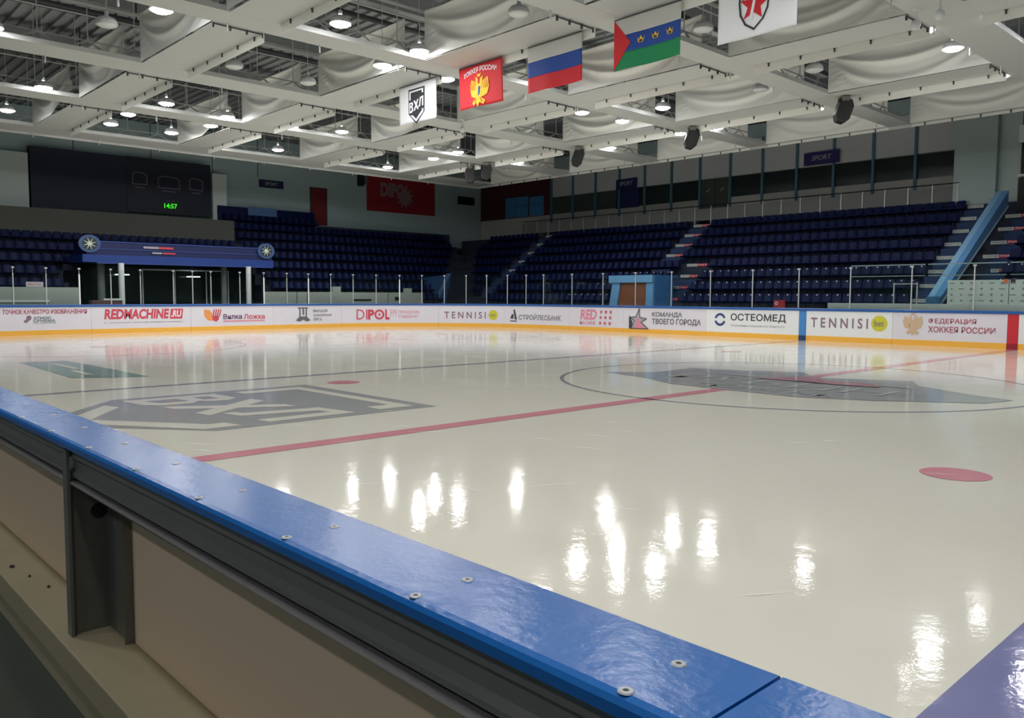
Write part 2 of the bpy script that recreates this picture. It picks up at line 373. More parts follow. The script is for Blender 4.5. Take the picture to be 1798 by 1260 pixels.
def mid(k): x0, y0, x1, y1 = E[k]; return (x0 + x1) / 2, (y0 + y1) / 2, (x1 - x0) / 2, (y1 - y0) / 2
# end boards, left to right
for a, b_, lab in ((-13.35, -9.5, 'curved white rink board at the near left corner, beside the near straight'), (-9.5, -5.6, 'curved white rink board in the middle of the near left corner')):
    board(a, b_, lab)
t = board(-5.6, 1.74, 'white board with a long dark red line of lettering above small grey words')
put(t, 'slogan_lettering', [T('ТОЧНОЕ КАЧЕСТВО ИЗОБРАЖЕНИЯ', 'A', .035)], C_DRED)
put(t, 'sponsor_lettering', [T('АТМОС', 'B1', .03), T('СИНЕМА', 'B2', .02), T('сеть кинотеатров', 'B3')], C_TEAL)
cx_, cz_, rx_, rz_ = mid('Bl')
put(t, 'sponsor_logo', [disc(cx_ + .05, cz_ + .07, .1, .1), disc(cx_ - .07, cz_ - .07, .08, .06), disc(cx_, cz_ - .01, .07, .06)], C_MAUVE)
t = board(1.74, 6.03, 'white board with large red slanted web address lettering')
put(t, 'address_lettering', [T('REDMACHINE', 'C1', .04, .15)], C_RED)
x0, y0, x1, y1 = E['C2']; put(t, 'red_box', [poly([(x0, y0), (x1 - .06, y0), (x1, y1), (x0 + .06, y1)])], C_RED)
put(t, 'box_lettering', [text_in('.RU', x0 + .06, y0 + .08, x1 - .08, y1 - .06, .03, .15)], C_WHITE, .012)
put(t, 'small_lettering', [T('официальный магазин сборной команды', 'C3')], C_GREY)
t = board(6.03, 10.16, 'white board with orange leaf and red fork logo before two words')
cx_, cz_, rx_, rz_ = mid('D0')
put(t, 'orange_leaf', [poly([(cx_ - .2, cz_ + .28), (cx_ + .05, cz_ + .27), (cx_ + .2, cz_ + .1), (cx_ + .22, cz_ - .25), (cx_ - .02, cz_ - .22), (cx_ - .19, cz_)])], C_ORANGE)
cx_, cz_, rx_, rz_ = mid('D1')
put(t, 'red_fork', [poly([(cx_ - .2, cz_ - .02), (cx_ + .12, cz_ - .02), (cx_ + .1, cz_ - .2), (cx_ - .02, cz_ - .3), (cx_ - .18, cz_ - .22)])] + [poly([(cx_ - .2 + .1 * i, cz_ - .05), (cx_ - .14 + .1 * i, cz_ - .05), (cx_ - .08 + .11 * i, cz_ + .3), (cx_ - .13 + .11 * i, cz_ + .3)]) for i in range(4)], C_RED, .008)
put(t, 'dark_lettering', [T('Вилка', 'D2', .03)], C_PURP); put(t, 'red_lettering', [T('Ложка', 'D3', .02)], C_RED); put(t, 'small_lettering', [rect(*E['D4'], 6)], C_PINK)
t = board(10.16, 14.01, 'white board with grey trophy cup emblem and three small words')
cx_, cz_, rx_, rz_ = mid('E0')
put(t, 'trophy_emblem', [rect(cx_ - .22, cz_ - .1, cx_ - .14, cz_ + .33), rect(cx_ - .04, cz_ - .02, cx_ + .06, cz_ + .3), rect(cx_ + .14, cz_ - .1, cx_ + .22, cz_ + .33), rect(cx_ - .3, cz_ + .3, cx_ + .28, cz_ + .36), poly([(cx_ - .42, cz_ - .3), (cx_ - .2, cz_ - .1), (cx_ + .2, cz_ - .1), (cx_ + .42, cz_ - .3), (cx_ + .2, cz_ - .36), (cx_, cz_ - .26), (cx_ - .2, cz_ - .36)])], C_GREY)
put(t, 'sponsor_lettering', [T('ВЫСШАЯ', 'E1', .02), T('ХОККЕЙНАЯ', 'E2', .02), T('ЛИГА', 'E3', .02)], C_GREY)
t = board(14.01, 19.28, 'white board in the far corner with red station name and target logo')
put(t, 'thin_lettering', [T('DI', 'F1')], C_RED)
x0, y0, x1, y1 = E['F2']; wq = (x1 - x0)
put(t, 'bold_lettering', [text_in('P', x0, y0, x0 + wq * .3, y1, .05), text_in('L', x0 + wq * .8, y0, x1, y1, .05), ring(x0 + wq * .53, (y0 + y1) / 2, .17, .27, 32), star(x0 + wq * .53, (y0 + y1) / 2, .1)], C_RED)
put(t, 'small_lettering', [T('FM', 'F3'), T('ПРАЗДНИК', 'F4', .01), T('ГОВОРИТ', 'F5', .01)], C_PINK)
t = board(19.28, 23.0, 'white board in the far corner with spaced mauve letters and yellow ball')
put(t, 'sponsor_lettering', [T('T E N N I S I', 'G1', .02)], C_MAUVE); put(t, 'yellow_ball', [disc(*mid('G2')[:2], .27)], C_YEL)
cx_, cz_, _, _ = mid('G2'); put(t, 'ball_lettering', [text_in('bet', cx_ - .15, cz_ - .09, cx_ + .15, cz_ + .1)], C_GREY, .012)
t = board(23.0, 27.33, 'white board with grey bank name after a dark letter A logo')
x0, y0, x1, y1 = E['H0']; cx_ = (x0 + x1) / 2
put(t, 'bank_logo', [poly([(cx_ - .02, y1), (cx_ + .08, y1), (x1, y0), (cx_ + .08, y0)]), poly([(x0, y0 + .05), (x0 + .1, y0 + .28), (cx_, y0 + .3), (cx_, y0 + .05)]), rect(x0, .33, x1, .38)], C_DARK)
put(t, 'sponsor_lettering', [T('СТРОЙЛЕСБАНК', 'H1', .015)], C_GREY)
t = board(27.33, 30.76, 'white board with pink block letters beside nine small stars')
put(t, 'pink_lettering', [T('RED', 'I1', .04, .12)], C_PINK); put(t, 'small_lettering', [T('MACHINE', 'I2', .01, .12)], C_PINK)
x0, y0, x1, y1 = E['I3']
put(t, 'star_grid', [star(x0 + .1 + .3 * i + .03 * j, y0 + .1 + .27 * j, .11) for i in range(3) for j in range(3)], C_RED)
t = board(30.76, 35.25, 'white board with grey outlined star emblem and two grey lines of words')
x0, y0, x1, y1 = E['J0']
stp = [(x0 + .1, .2), (x0 + .3, .55), (x0 + .05, .72), (x0 + .38, .74), (x0 + .58, 1.12), (x0 + .62, .72), (x0 + 1.0, .66), (x0 + .7, .5), (x0 + 1.1, .2)]
put(t, 'star_body', [poly(stp)], C_LGREY); put(t, 'star_core', [poly([(x0 + .3, .22), (x0 + .45, .6), (x0 + .6, .7), (x0 + .62, .5), (x0 + .9, .22)])], C_PINK, .009)
put(t, 'star_outline', outline(stp, .035) + [poly([(x0, .2), (x0 + .16, .2), (x0 + .2, .5), (x0, .82)])], C_DARK, .011)
put(t, 'sponsor_lettering', [T('КОМАНДА', 'J1', .03), T('ТВОЕГО ГОРОДА', 'J2', .03)], C_GREY)
t = board(35.25, 39.46, 'bright white board with navy ring logo and dark capital lettering', True)
cx_, cz_, _, _ = mid('K0')
put(t, 'ring_logo', [ring(cx_, cz_, .17, .27, 24, .3, 2.9), ring(cx_, cz_, .17, .27, 24, 3.4, 6.0)], C_NAVY)
put(t, 'sponsor_lettering', [T('ОСТЕОМЕД', 'K1', .02)], C_DARK); put(t, 'small_lettering', [T('Современные медицинские технологии', 'K2')], C_LGREY)
board(39.46, 39.76, 'narrow light blue upright stripe in the far boards', face=C_BLUE, kick=mat('kick_navy', (30, 60, 110), .4))
t = board(39.76, 43.01, 'bright white board with spaced mauve letters and yellow ball, right of blue stripe', True)
put(t, 'sponsor_lettering', [T('T E N N I S I', 'L1', .02)], C_MAUVE); cx_, cz_, _, _ = mid('L2'); put(t, 'yellow_ball', [disc(cx_, cz_, .29)], C_YEL)
put(t, 'ball_lettering', [text_in('bet', cx_ - .17, cz_ - .1, cx_ + .17, cz_ + .12)], C_GREY, .012)
t = board(43.01, 46.65, 'white board with gold eagle emblem and two mauve-red lines of words')
def eagle(cx, cz, k):
    P_ = []
    for sg in (-1, 1):
        P_.append(poly([(cx, cz + .05 * k), (cx + sg * .1 * k, cz + .25 * k), (cx + sg * .34 * k, cz + .36 * k), (cx + sg * .4 * k, cz + .1 * k), (cx + sg * .32 * k, cz - .12 * k), (cx + sg * .1 * k, cz - .2 * k)]))
        P_.append(poly([(cx + sg * .02 * k, cz + .1 * k), (cx + sg * .06 * k, cz + .36 * k), (cx + sg * .16 * k, cz + .42 * k), (cx + sg * .12 * k, cz + .2 * k)]))
        P_.append(poly([(cx + sg * .05 * k, cz - .15 * k), (cx + sg * .26 * k, cz - .3 * k), (cx + sg * .2 * k, cz - .4 * k), (cx, cz - .3 * k)]))
    P_.append(poly([(cx - .1 * k, cz + .2 * k), (cx + .1 * k, cz + .2 * k), (cx + .12 * k, cz - .2 * k), (cx, cz - .46 * k), (cx - .12 * k, cz - .2 * k)]))
    P_.append(poly([(cx - .06 * k, cz + .4 * k), (cx + .06 * k, cz + .4 * k), (cx + .08 * k, cz + .5 * k), (cx, cz + .46 * k), (cx - .08 * k, cz + .5 * k)]))
    return P_
cx_, cz_, _, _ = mid('M0')
put(t, 'eagle_emblem', eagle(cx_, cz_, .85), C_GOLD); put(t, 'emblem_player', [disc(cx_, cz_ - .03, .12, .14)], C_BROWN, .009); put(t, 'player_figure', [poly([(cx_ - .04, cz_ - .1), (cx_ + .06, cz_ - .08), (cx_ + .03, cz_ + .09), (cx_ - .03, cz_ + .06)])], C_WHITE, .013)
put(t, 'sponsor_lettering', [T('ФЕДЕРАЦИЯ', 'M1', .015), T('ХОККЕЯ РОССИИ', 'M2', .015)], C_DRED)
board(46.65, 46.97, 'narrow red upright stripe in the far boards at the centre line', face=C_STR, kick=mat('kick_red', (150, 30, 48), .4))
board(46.97, 51.0, 'plain white rink board right of the red stripe', True)
board(51.0, 55.5, 'plain white rink board furthest right on the far side', True)
# far boards: top channel of near-left corner is covered by the boards above

# ------------------------------------------------------------------ glass on the boards
posts = [-5.6, -3.4, -1.18, 0.07, 1.33, 2.59, 3.83, 5.28, 6.16, 7.03, 8.46, 9.7, 10.94, 12.15, 13.43, 14.67, 15.92, 17.18, 18.38, 19.6, 20.8, 21.96, 23.18, 24.33, 25.47, 27.44, 29.44, 31.4, 33.4, 35.4, 37.39, 39.39, 41.42, 43.6, 45.6, 47.6, 49.6]
GT = 2.78
bright = {1.33, 9.7, 12.15, 17.18}
for i, s in enumerate(posts):
    n = i - 1
    where = f'{ordn(n)} glass post from the left along the far glass' if n > 0 else 'glass post left of the photograph edge, ' + ('outer' if i == 0 else 'inner')
    top = GT - (.25 if s < 20 else 0)
    t = empty('glass_post', P3(s, .05, BH)); tag(t, ('white ' if s in bright else 'grey ') + where, 'post', 'posts holding the rink glass')
    p, nn = pos(s); ang = math.atan2(nn.y, nn.x)
    r = .028 if s in bright else .018
    m = MB(); m.box((-r, -r, .0), (r, r, top - BH)); o = m.build('upright', M_POSTW if s in bright else M_POST, t); o.rotation_euler.z = ang
    m = MB(); m.box((-.035, -.05, GT - BH - .05), (.035, .05, GT - BH + .01)); m.box((-.008, -.008, top - BH - .02), (.008, .008, GT - BH - .02)); o = m.build('top_clip', M_POST, t); o.rotation_euler.z = ang
for i in range(len(posts) - 1):
    s0, s1 = posts[i] + .03, posts[i + 1] - .03
    n = i
    b = MB(); k = 5 if s1 < 26 else 1; vs = []
    for j in range(k + 1):
        s = s0 + (s1 - s0) * j / k
        vs += [P3(s, .045, BH + .003), P3(s, .045, GT - .05), P3(s, .057, GT - .05), P3(s, .057, BH + .003)]
    fs = [(4 * j + a, 4 * j + (a + 1) % 4, 4 * j + 4 + (a + 1) % 4, 4 * j + 4 + a) for j in range(k) for a in range(4)] + [(0, 1, 2, 3), (4 * k + 3, 4 * k + 2, 4 * k + 1, 4 * k)]
    b.add(vs, fs); o = b.build('rink_glass', GLASS)
    tag(o, f'clear glass pane right of the {ordn(max(n - 1, 0)) if n > 1 else ("hidden outer" if n == 0 else "hidden inner")} glass post from the left', 'glass pane', 'clear panes of the rink glass')

# ------------------------------------------------------------------ near boards by the camera
YI, YO, ZT = -14.56, -14.72, 1.30
seams = [7.8 - 3.6 * k for k in range(7)][::-1] + [11.4]
names = ['sixth', 'fifth', 'fourth', 'third', 'second', 'nearest full', 'very nearest, cut by the bottom edge,']
for i in range(len(seams) - 1):
    x0, x1 = seams[i] + .002, seams[i + 1] - .002
    t = empty('near_board', ((x0 + x1) / 2, -14.64, 0)); ox = -(x0 + x1) / 2; oy = 14.64
    tag(t, f'blue-capped rink board beside the camera, {["farthest", "fifth", "fourth", "third", "second", "nearest whole one", "cut off past the cap seam"][i]}' + (' from the seam' if 0 < i < 5 else ''), 'rink board', 'near boards')
    def B(mb, a, b): mb.box((a[0] + ox, a[1] + oy, a[2]), (b[0] + ox, b[1] + oy, b[2]))
    # cap: rounded outer edge
    m = MB(); prof = [(YI, 1.283), (YI, 1.297), (YI - .003, ZT), (YO + .012, ZT), (YO + .004, ZT - .003), (YO, ZT - .009), (YO, ZT - .022), (YO + .01, ZT - .028), (YI - .01, ZT - .028)]
    m.prism([(y + oy, z) for y, z in prof], 'x', x0 + ox, x1 + ox)
    cap = m.build('cap_rail', M_BLUE, t)
    if i >= 3:
        k = 0; xs = 7.71 if i < 6 else 7.71 + .345
        while True:
            X = (7.713 - .345 * k) if i < 6 else (8.0 + .345 * k)
            k += 1
            if (i < 6 and X < x0) or (i == 6 and X > x1) or k > 60: break
            if X > x1: continue
            for Y in (-14.618, -14.706):
                m = MB(); m.lathe([(.0001, .0004), (.003, .0004), (.0032, .0016), (.0075, .0016), (.009, 0.0002)], 14); o = m.build('screw', [M_ZINC], cap, smooth=False); o.location = (X + ox, Y + oy, ZT)
                m = MB(); m.lathe([(.0001, .0018), (.003, .0018)], 8); q = m.build('screw_socket', M_BLACK, cap); q.location = (X + ox, Y + oy, ZT)
    m = MB()   # steel channel: profile with groove and rolled lower lip
    pr = [(-14.57, 1.272), (-14.700, 1.272), (-14.702, 1.250), (-14.690, 1.246), (-14.690, 1.215), (-14.700, 1.205), (-14.700, 1.196), (-14.672, 1.193), (-14.672, 1.186), (-14.705, 1.184), (-14.709, 1.180), (-14.705, 1.174), (-14.690, 1.162), (-14.60, 1.160)]
    m.prism([(y + oy, z) for y, z in pr], 'x', x0 + ox + .004, x1 + ox - .004); m.build('top_channel', M_STEEL, t)
    m = MB(); B(m, (x0, -14.60, .06), (x1, -14.575, 1.16)); m.build('facing_panel', M_PANELB, t)
    m = MB(); B(m, (x0, -14.575, .0), (x1, -14.562, .2)); m.build('kick_plate', M_KICK, t)
    m = MB(); B(m, (x0, -14.745, .68), (x1, -14.60, .755)); B(m, (x0, -14.735, .60), (x1, -14.60, .68)); m.build('ledge', M_LEDGE, t, bevel=.004)
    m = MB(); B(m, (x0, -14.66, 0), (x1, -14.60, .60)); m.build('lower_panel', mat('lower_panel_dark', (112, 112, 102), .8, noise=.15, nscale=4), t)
    for px in (x0 + 1.60,):
        m = MB()
        B(m, (px - .02, -14.716, .755), (px, -14.60, 1.17)); B(m, (px - .02, -14.716, 1.17), (px, -14.704, 1.271)); B(m, (px, -14.716, .755), (px + .018, -14.708, 1.271))
        B(m, (px, -14.612, .755), (px + .16, -14.60, 1.16)); B(m, (px + .16, -14.625, .755), (px + .165, -14.60, 1.16))
        fp = m.build('frame_post', M_STEELP, t)
        m = MB(); m.tube((px + ox - .001, -14.632 + oy, 1.09), (px + ox + .002, -14.632 + oy, 1.09), .022, 16); m.build('bolt_hole', M_BLACK, fp)
for k, (x, y, z, r) in enumerate([(5.35, -14.66, .757, .012), (5.2, -14.68, .757, .01), (5.05, -14.70, .757, .018), (6.62, -14.64, .757, .009), (6.48, -14.70, .757, .009), (7.02, -14.62, .757, .012)]):
    m = MB(); m.add([(x - r, y, z), (x - r * .2, y + r * .5, z + .002), (x + r, y + r * .2, z), (x + r * .3, y - r * .5, z + .001), (x, y, z + .006)], [(0, 3, 4), (3, 2, 4), (2, 1, 4), (1, 0, 4), (0, 1, 2, 3)])
    o = m.build('dirt_crumb', M_DIRT)
    tag(o, ['dark crumb on the ledge left of the steel post', 'small dark crumb on the ledge, farther left', 'long dark scrap at the ledge edge, leftmost', 'dark crumb on the ledge right of the steel post', 'dark crumb near the ledge front, right of the post', 'dark flake against the beige panel, rightmost crumb'][k], 'debris', 'crumbs on the board ledge')

# ------------------------------------------------------------------ ceiling grid
bands = [(-30.0, -28.5), (-23.3, -22.2), (-17.6, -16.4), (-11.5, -10.6), (-5.45, -4.6), (.2, 1.35), (6.3, 7.4), (12.3, 13.4)]
ZB = 8.3
for i, (a, b) in enumerate(bands):
    t = empty('clad_roof_truss', ((a + b) / 2, 0, ZB)); c = (a + b) / 2
    tag(t, f'white clad roof truss across the rink, {ordn(i + 1)} from the scoreboard wall', 'roof truss', 'white roof trusses')
    h = (b - a) / 2
    m = MB(); m.box((-h, -20, 0), (h, 17.72, .012)); m.box((-h, -20, .012), (-h + .02, 17.72, .13)); m.box((h - .02, -20, .012), (h, 17.72, .13))
    m.build('bottom_cladding', M_PANELC, t)
    m = MB(); m.box((-.06, -20, .05), (.06, 17.7, .15)); m.build('bottom_chord', M_TRUSS, t)
    m = MB(); n = 29
    for k in range(n):
        y = -19.4 + k * 1.27
        m.tube((0, y, .48), (0, y - .635, .16), .025); m.tube((0, y, .48), (0, y + .635, .16), .025)
    m.build('web', M_TRUSS, t)
    m = MB(); m.tube((0, -20, .48), (0, 17.7, .48), .02); m.tube((.0, -20, 1.5), (0, 17.7, 1.5), .05); m.tube((.25, -20, 1.1), (.25, 17.7, 1.1), .02); m.build('top_chord', M_TRUSS, t)
    m = MB()
    for k in range(0, n, 1):
        y = -19.4 + k * 1.27
        m.tube((0, y, .45), (0, y, 3.1), .018)
        if k % 2 == 0: m.tube((-h + .08, y + .3, -.2), (-h + .08, y + .3, .1), .022)
    m.build('hanger_rod', M_TRUSS, t)
bays = [(bands[i][1], bands[i + 1][0]) for i in range(7)]
ys = [(-18.6, -17.3), (-12.65, -11.35), (-6.7, -5.4), (-.95, .35), (5.0, 6.3), (10.95, 12.2), (17.62, 17.8)]
yname = ['seventh', 'sixth', 'fifth', 'fourth', 'third', 'second', 'first']
def drape(m_, x0, x1, y, z0, z1, depth=.1, torn=0, lobes=1.0):
    nx, nz = 36, 30; vs = []; L = x1 - x0
    for j in range(nz + 1):
        h = j / nz
        for i in range(nx + 1):
            u = 2 * i / nx - 1
            g = (1 - h) / (.22 + .78 * (1 - u * u))
            fold = (math.sin(13 * lobes * g + .6) + .4 * math.sin(27 * g)) * math.exp(-.55 * g) * max(0, 1 - u * u) ** .6 * min(1, 4 * h) if g < 2.2 else 0
            x = x0 + L * i / nx; z = z0 + (z1 - z0) * h
            if torn and h < .6:
                z += torn * (.6 - h) * max(0, u) * .9; fold += torn * max(0, u) * .8 * math.sin(5 * u)
            if h > .95: z -= .12 * (1 - u * u)
            vs.append((x, y - depth * .5 - depth * fold, z))
    m_.add(vs, [(j * (nx + 1) + i, j * (nx + 1) + i + 1, (j + 1) * (nx + 1) + i + 1, (j + 1) * (nx + 1) + i) for j in range(nz) for i in range(nx)])
clip_me = None
for bi, (x0, x1) in enumerate(bays):
    for yi, (y0, y1) in enumerate(ys):
        if bi == 6 and yi > 3: pass
        cx_, cy_ = (x0 + x1) / 2, (y0 + y1) / 2
        t = empty('ceiling_baffle', (cx_, cy_, ZB)); hx = (x1 - x0) / 2 - .004; hy = (y1 - y0) / 2
        tag(t, f'white cloth ceiling baffle, {yname[yi]} from the far side, {ordn(bi + 1)} bay from the scoreboard wall', 'ceiling baffle', 'draped ceiling baffles')
        if yi < 6:
            m = MB(); m.box((-hx, -hy, 0), (hx, hy, .012)); m.build('soffit', M_PANELC, t)
        m = MB(); tall = yi == 6 and bi >= 1
        dep = [.11, .15, .08, .18][(bi * 3 + yi * 5) % 4] if yi < 6 else (.05 if bi else .14)
        drape(m, -hx, hx, -hy, 0.012, 1.36, dep, torn=(.9 if (bi == 0 and yi in (2, 3)) else (.35 if (bi, yi) == (1, 4) else 0)), lobes=[1, 1.3, .8][(bi + yi) % 3])
        m.build('drape', M_WHITE, t, smooth=True)
        m = MB(); m.box((-hx, hy - .012, -.24 if yi < 6 else -.1), (hx, hy, 0.0)); m.build('lip', M_LIP, t)
        for k in range(5):
            xx = -hx + (k + .5) * 2 * hx / 5
            if clip_me is None:
                m = MB(); m.box((-.018, -.03, -.10), (.018, .0, .0)); m.box((-.03, -.035, -.02), (.03, .0, .0)); c_ = m.build('clip', M_DARKPIPE, t); clip_me = c_
            else:
                c_ = clip_me.copy(); COL.objects.link(c_); c_.parent = t
            c_.location = (xx, hy - .012, 0)
        if yi < 6:
            m = MB(); m.tube((hx - .06, -hy, -.03), (hx - .06, hy, -.03), .018)
            for k in range(4): m.box((hx - .085, -hy + k * 2 * hy / 3 - .02, -.12), (hx - .035, -hy + k * 2 * hy / 3 + .02, -.01))
            m.build('curtain_rod', M_DARKPIPE, t)
# outer edge trims
m = MB(); m.box((-30.02, -20, 8.2), (-30.0, 17.8, 8.42)); m.box((-30.02, 17.8, 8.2), (13.4, 17.82, 8.42))
o = m.build('trim_1', M_PANELC); struct(o)
# pipes and ducts under the roof
k = 0
for (x0, x1) in bays:
    for fx, z, r in ((.3, 10.7, .09), (.72, 10.2, .07)):
        m = MB(); m.tube((x0 + (x1 - x0) * fx, -20, z), (x0 + (x1 - x0) * fx, 17, z), r, 8)
        for yy in range(-18, 18, 4): m.box((x0 + (x1 - x0) * fx - .02, yy, z), (x0 + (x1 - x0) * fx + .02, yy + .04, 11.4))
        k += 1
        o = m.build('roof_pipe', M_DARKPIPE); tag(o, f'dark pipe under the roof deck, {ordn(k)} from the scoreboard wall', 'pipe', 'roof pipes')
for k, (x0, x1) in enumerate(bays):
    m = MB(); m.box((x0 + 2.75, -20, 10.5), (x0 + 3.3, 17, 11.1)); o = m.build('air_duct', M_ROOF); tag(o, f'grey air duct above the {ordn(k + 1)} ceiling bay from the scoreboard wall', 'air duct', 'roof air ducts')
    for yy in range(-18, 18, 4):
        pass

# ------------------------------------------------------------------ lamps
LAMPS = [(-11.8, -7.85, 1), (-9.75, -4.25, 1), (-10.25, -1.45, 1), (-12.1, -1.4, 1), (-12.0, .9, 1), (-6.2, -1.55, 0), (-9.9, 3.1, 1), (-21.8, -7.95, 1), (-26.4, -8.05, 1), (-21.3, -4.2, 1), (-21.9, -1.7, 1), (-23.9, -1.5, 1), (-26.4, -2.1, 1), (-26.3, -4.5, 1), (-24.0, -4.6, 1), (-21.3, 2.9, 1), (-21.9, .95, 1), (-27.5, .8, 1), (-27.0, 3.0, 1), (-22.0 - .1, 7.2, 1), (-21.7, 9.4, 1), (-27.4, 7.0, 1), (-27.7, 9.6, 1), (-23.9, 9.65, 1), (-12.2, 7.4, 1), (-12.1, 9.6, 1), (-9.9, 6.9, 1), (-9.7, 8.9, 1), (-12.0, 13.2, 1), (-10.35, 13.3, 1), (-16.1, 13.7, 1), (-6.05, 13.0, 1), (-.15, 8.85, 1), (-.2, 12.9, 1), (.0, 6.7, 1), (1.65, 6.65, 1), (-3.85, 2.6, 0), (-15.2, -4.5, 0), (-15.35, -2.0, 0), (-13.8, -8.45, 0), (-6.9, .7, 0), (-22.05, 13.5, 1), (-3.7, 8.15, 0), (-6.0, 9.1, 0),
         (-4.0, -4.3, 1), (-.4, -4.3, 1), (2.2, -1.8, 1), (5.4, 2.5, 1), (5.4, -4.3, 1), (-4.0, -8.6, 1), (2.3, -8.6, 1), (8.2, -8.6, 1), (8.2, 3, 1), (2.3, 9, 1), (8.2, 9, 1), (-9.8, -10.5, 1), (-16, -10.5, 1), (5.5, -13.6, 1), (-.4, -13.6, 1), (11, -3, 1), (-7, -13.6, 1), (5.6, 13, 1), (8.6, -16.3, 1), (10.5, -13.7, 1), (2.4, -16.3, 1), (-3.9, -16.3, 1), (3.5, -21.5, 1), (9, -21.5, 1), (14.5, -21.5, 1)]  # unseen lamps added for light; those behind the camera brighten the near boards
M_STEM = M_TRUSS
def bay_of(x):
    for i, (a, b) in enumerate(bays):
        if a - .3 <= x <= b + .3: return i
    return 7
L2 = []
for (x, y, on) in LAMPS:
    b = bay_of(x)
    if b < 7: x = min(max(x, bays[b][0] + .3), bays[b][1] - .3)
    for (a0, a1) in ys:
        if a0 - .3 < y < a1 + .3: y = a0 - .32 if y < (a0 + a1) / 2 else a1 + .32
    L2.append((x, y, on))
cnt = {}
proto = None
for (x, y, on) in sorted(L2, key=lambda q: (bay_of(q[0]), -q[1], q[0])):
    b = bay_of(x); cnt[b] = cnt.get(b, 0) + 1
    lab = f'{"lit" if on else "unlit"} bell-shaped ceiling lamp in {ordn(b + 1)} bay from scoreboard wall, {ordn(cnt[b])} from far side'
    if proto is None:
        t = empty('ceiling_lamp', (x, y, 8.36))
        m = MB(); m.lathe([(.262, 0), (.262, .04), (.245, .10), (.20, .16), (.12, .195), (.06, .2)], 24); m.lathe([(.255, .004), (.254, .04), (.235, .10), (.19, .155), (.11, .185)], 24); m.build('reflector', M_SHADE, t, smooth=True)
        m = MB(); m.lathe([(.252, .015), (.235, -.012), (.18, -.04), (.09, -.055), (.001, -.06)], 20); ln = m.build('lens', M_LENS_ON, t)
        m = MB(); m.lathe([(.001, .19), (.05, .19), (.05, .33), (.001, .33)], 12); m.build('ballast_housing', M_SHADE, t)
        m = MB(); m.tube((0, 0, .32), (0, 0, 3.0), .01); m.build('stem', M_STEM, t)
        proto = t; ch = list(t.children)
        off_me = ln.data.copy(); off_me.materials[0] = M_LENS_OFF
    else:
        t = proto.copy(); COL.objects.link(t); t.location = (x, y, 8.36)
        for c in ch:
            q = c.copy(); COL.objects.link(q); q.parent = t
            if c.name.startswith('lens') and not on: q.data = off_me
    tag(t, lab, 'ceiling lamp', 'bell lamps hanging in the ceiling bays')

# ------------------------------------------------------------------ speakers and cameras on the ceiling
for k, (x, y, rx, ry) in enumerate([(-4.40, 11.6, .35, .32), (-10.62, 12.05, .35, .32), (-16.58, 12.05, .35, .32), (-22.63, 12.0, .2, .25), (-23.95, 12.05, .05, -.03)]):
    t = empty('hanging_speaker', (x, y, 7.82)); t.rotation_euler = (0, 0, .8)
    tag(t, ['black speaker hanging nearest the grey pillar, largest of five', 'black speaker under the ceiling, second from the right', 'black speaker under the ceiling, middle of five', 'black tilted speaker in the far ceiling corner', 'black upright speaker in the far ceiling corner, leftmost'][k], 'speaker', 'black ceiling speakers')
    m = MB(); m.prism([(-.12, -.40), (.12, -.40), (.24, -.22), (.24, .22), (.12, .40), (-.12, .40), (-.24, .22), (-.24, -.22)], 'y', -.17, .17); o = m.build('cabinet', M_BLACK, t, bevel=.02); o.rotation_euler = (0, ry, 0)
    m = MB(); m.prism([(-.09, -.33), (.09, -.33), (.19, -.18), (.19, .18), (.09, .33), (-.09, .33), (-.19, .18), (-.19, -.18)], 'y', -.185, -.172); o = m.build('grille', mat('grille_dark', (44, 44, 46), .8), t); o.rotation_euler = (0, ry, 0)
    m = MB(); m.tube((0, 0, .3), (0, 0, .5), .025); m.box((-.12, -.2, .3), (.12, -.175, .42)); m.box((-.12, .175, .3), (.12, .2, .42)); m.box((-.12, -.2, .42), (.12, .2, .45)); m.build('bracket', M_STEELP, t)
for k, (x, y) in enumerate([(.44, 4.78), (1.07, 4.44), (-15.96, 4.86)]):
    t = empty('security_camera', (x, y, 7.95)); tag(t, ['white dome camera on a long pole beside the upper right lamp', 'small white bracket camera under the upper right truss', 'small white camera below the ceiling left of centre'][k], 'camera', 'ceiling cameras')
    m = MB(); m.lathe([(.001, -.12), (.08, -.09), (.11, 0), (.09, .08), (.02, .12)], 16); m.build('housing', M_POSTW, t, smooth=True)
    m = MB(); m.tube((0, 0, .1), (0, 0, .36), .03); m.lathe([(.001, .34), (.09, .34), (.09, .36), (.001, .36)], 12); m.build('pole', M_POSTW, t)

# ------------------------------------------------------------------ flags
FY, FZ0, FZ1 = .24, 8.245, 7.066
def flagmap(x0, x1, ph, amp=.035):
    def f(u, v, d=0):
        u_ = min(max(u, 0), 1)
        w_ = amp * v * math.sin(7 * u + ph) + .2 * amp * v * math.sin(17 * u + 2 * ph)
        return Vector((x0 + u * (x1 - x0), FY + w_ - d, FZ0 + (FZ1 - FZ0) * v + .012 * math.sin(5 * u + ph) * v))
    return f
def cloth(t, name, f, u0, v0, u1, v1, mm):
    n, k = 24, 14; b = MB(); vs = [f(u0 + (u1 - u0) * i / n, v0 + (v1 - v0) * j / k) for j in range(k + 1) for i in range(n + 1)]
    b.add(vs, [(j * (n + 1) + i, j * (n + 1) + i + 1, (j + 1) * (n + 1) + i + 1, (j + 1) * (n + 1) + i) for j in range(k) for i in range(n)])
    o = b.build(name, mm, t, smooth=True, solid=.006); return o
F_WHITE = mat('flag_white', (245, 246, 250), .7); F_RED = mat('flag_red', (214, 40, 50), .7); F_BLUE = mat('flag_blue', (36, 76, 160), .7); F_GREEN = mat('flag_green', (20, 138, 84), .7)
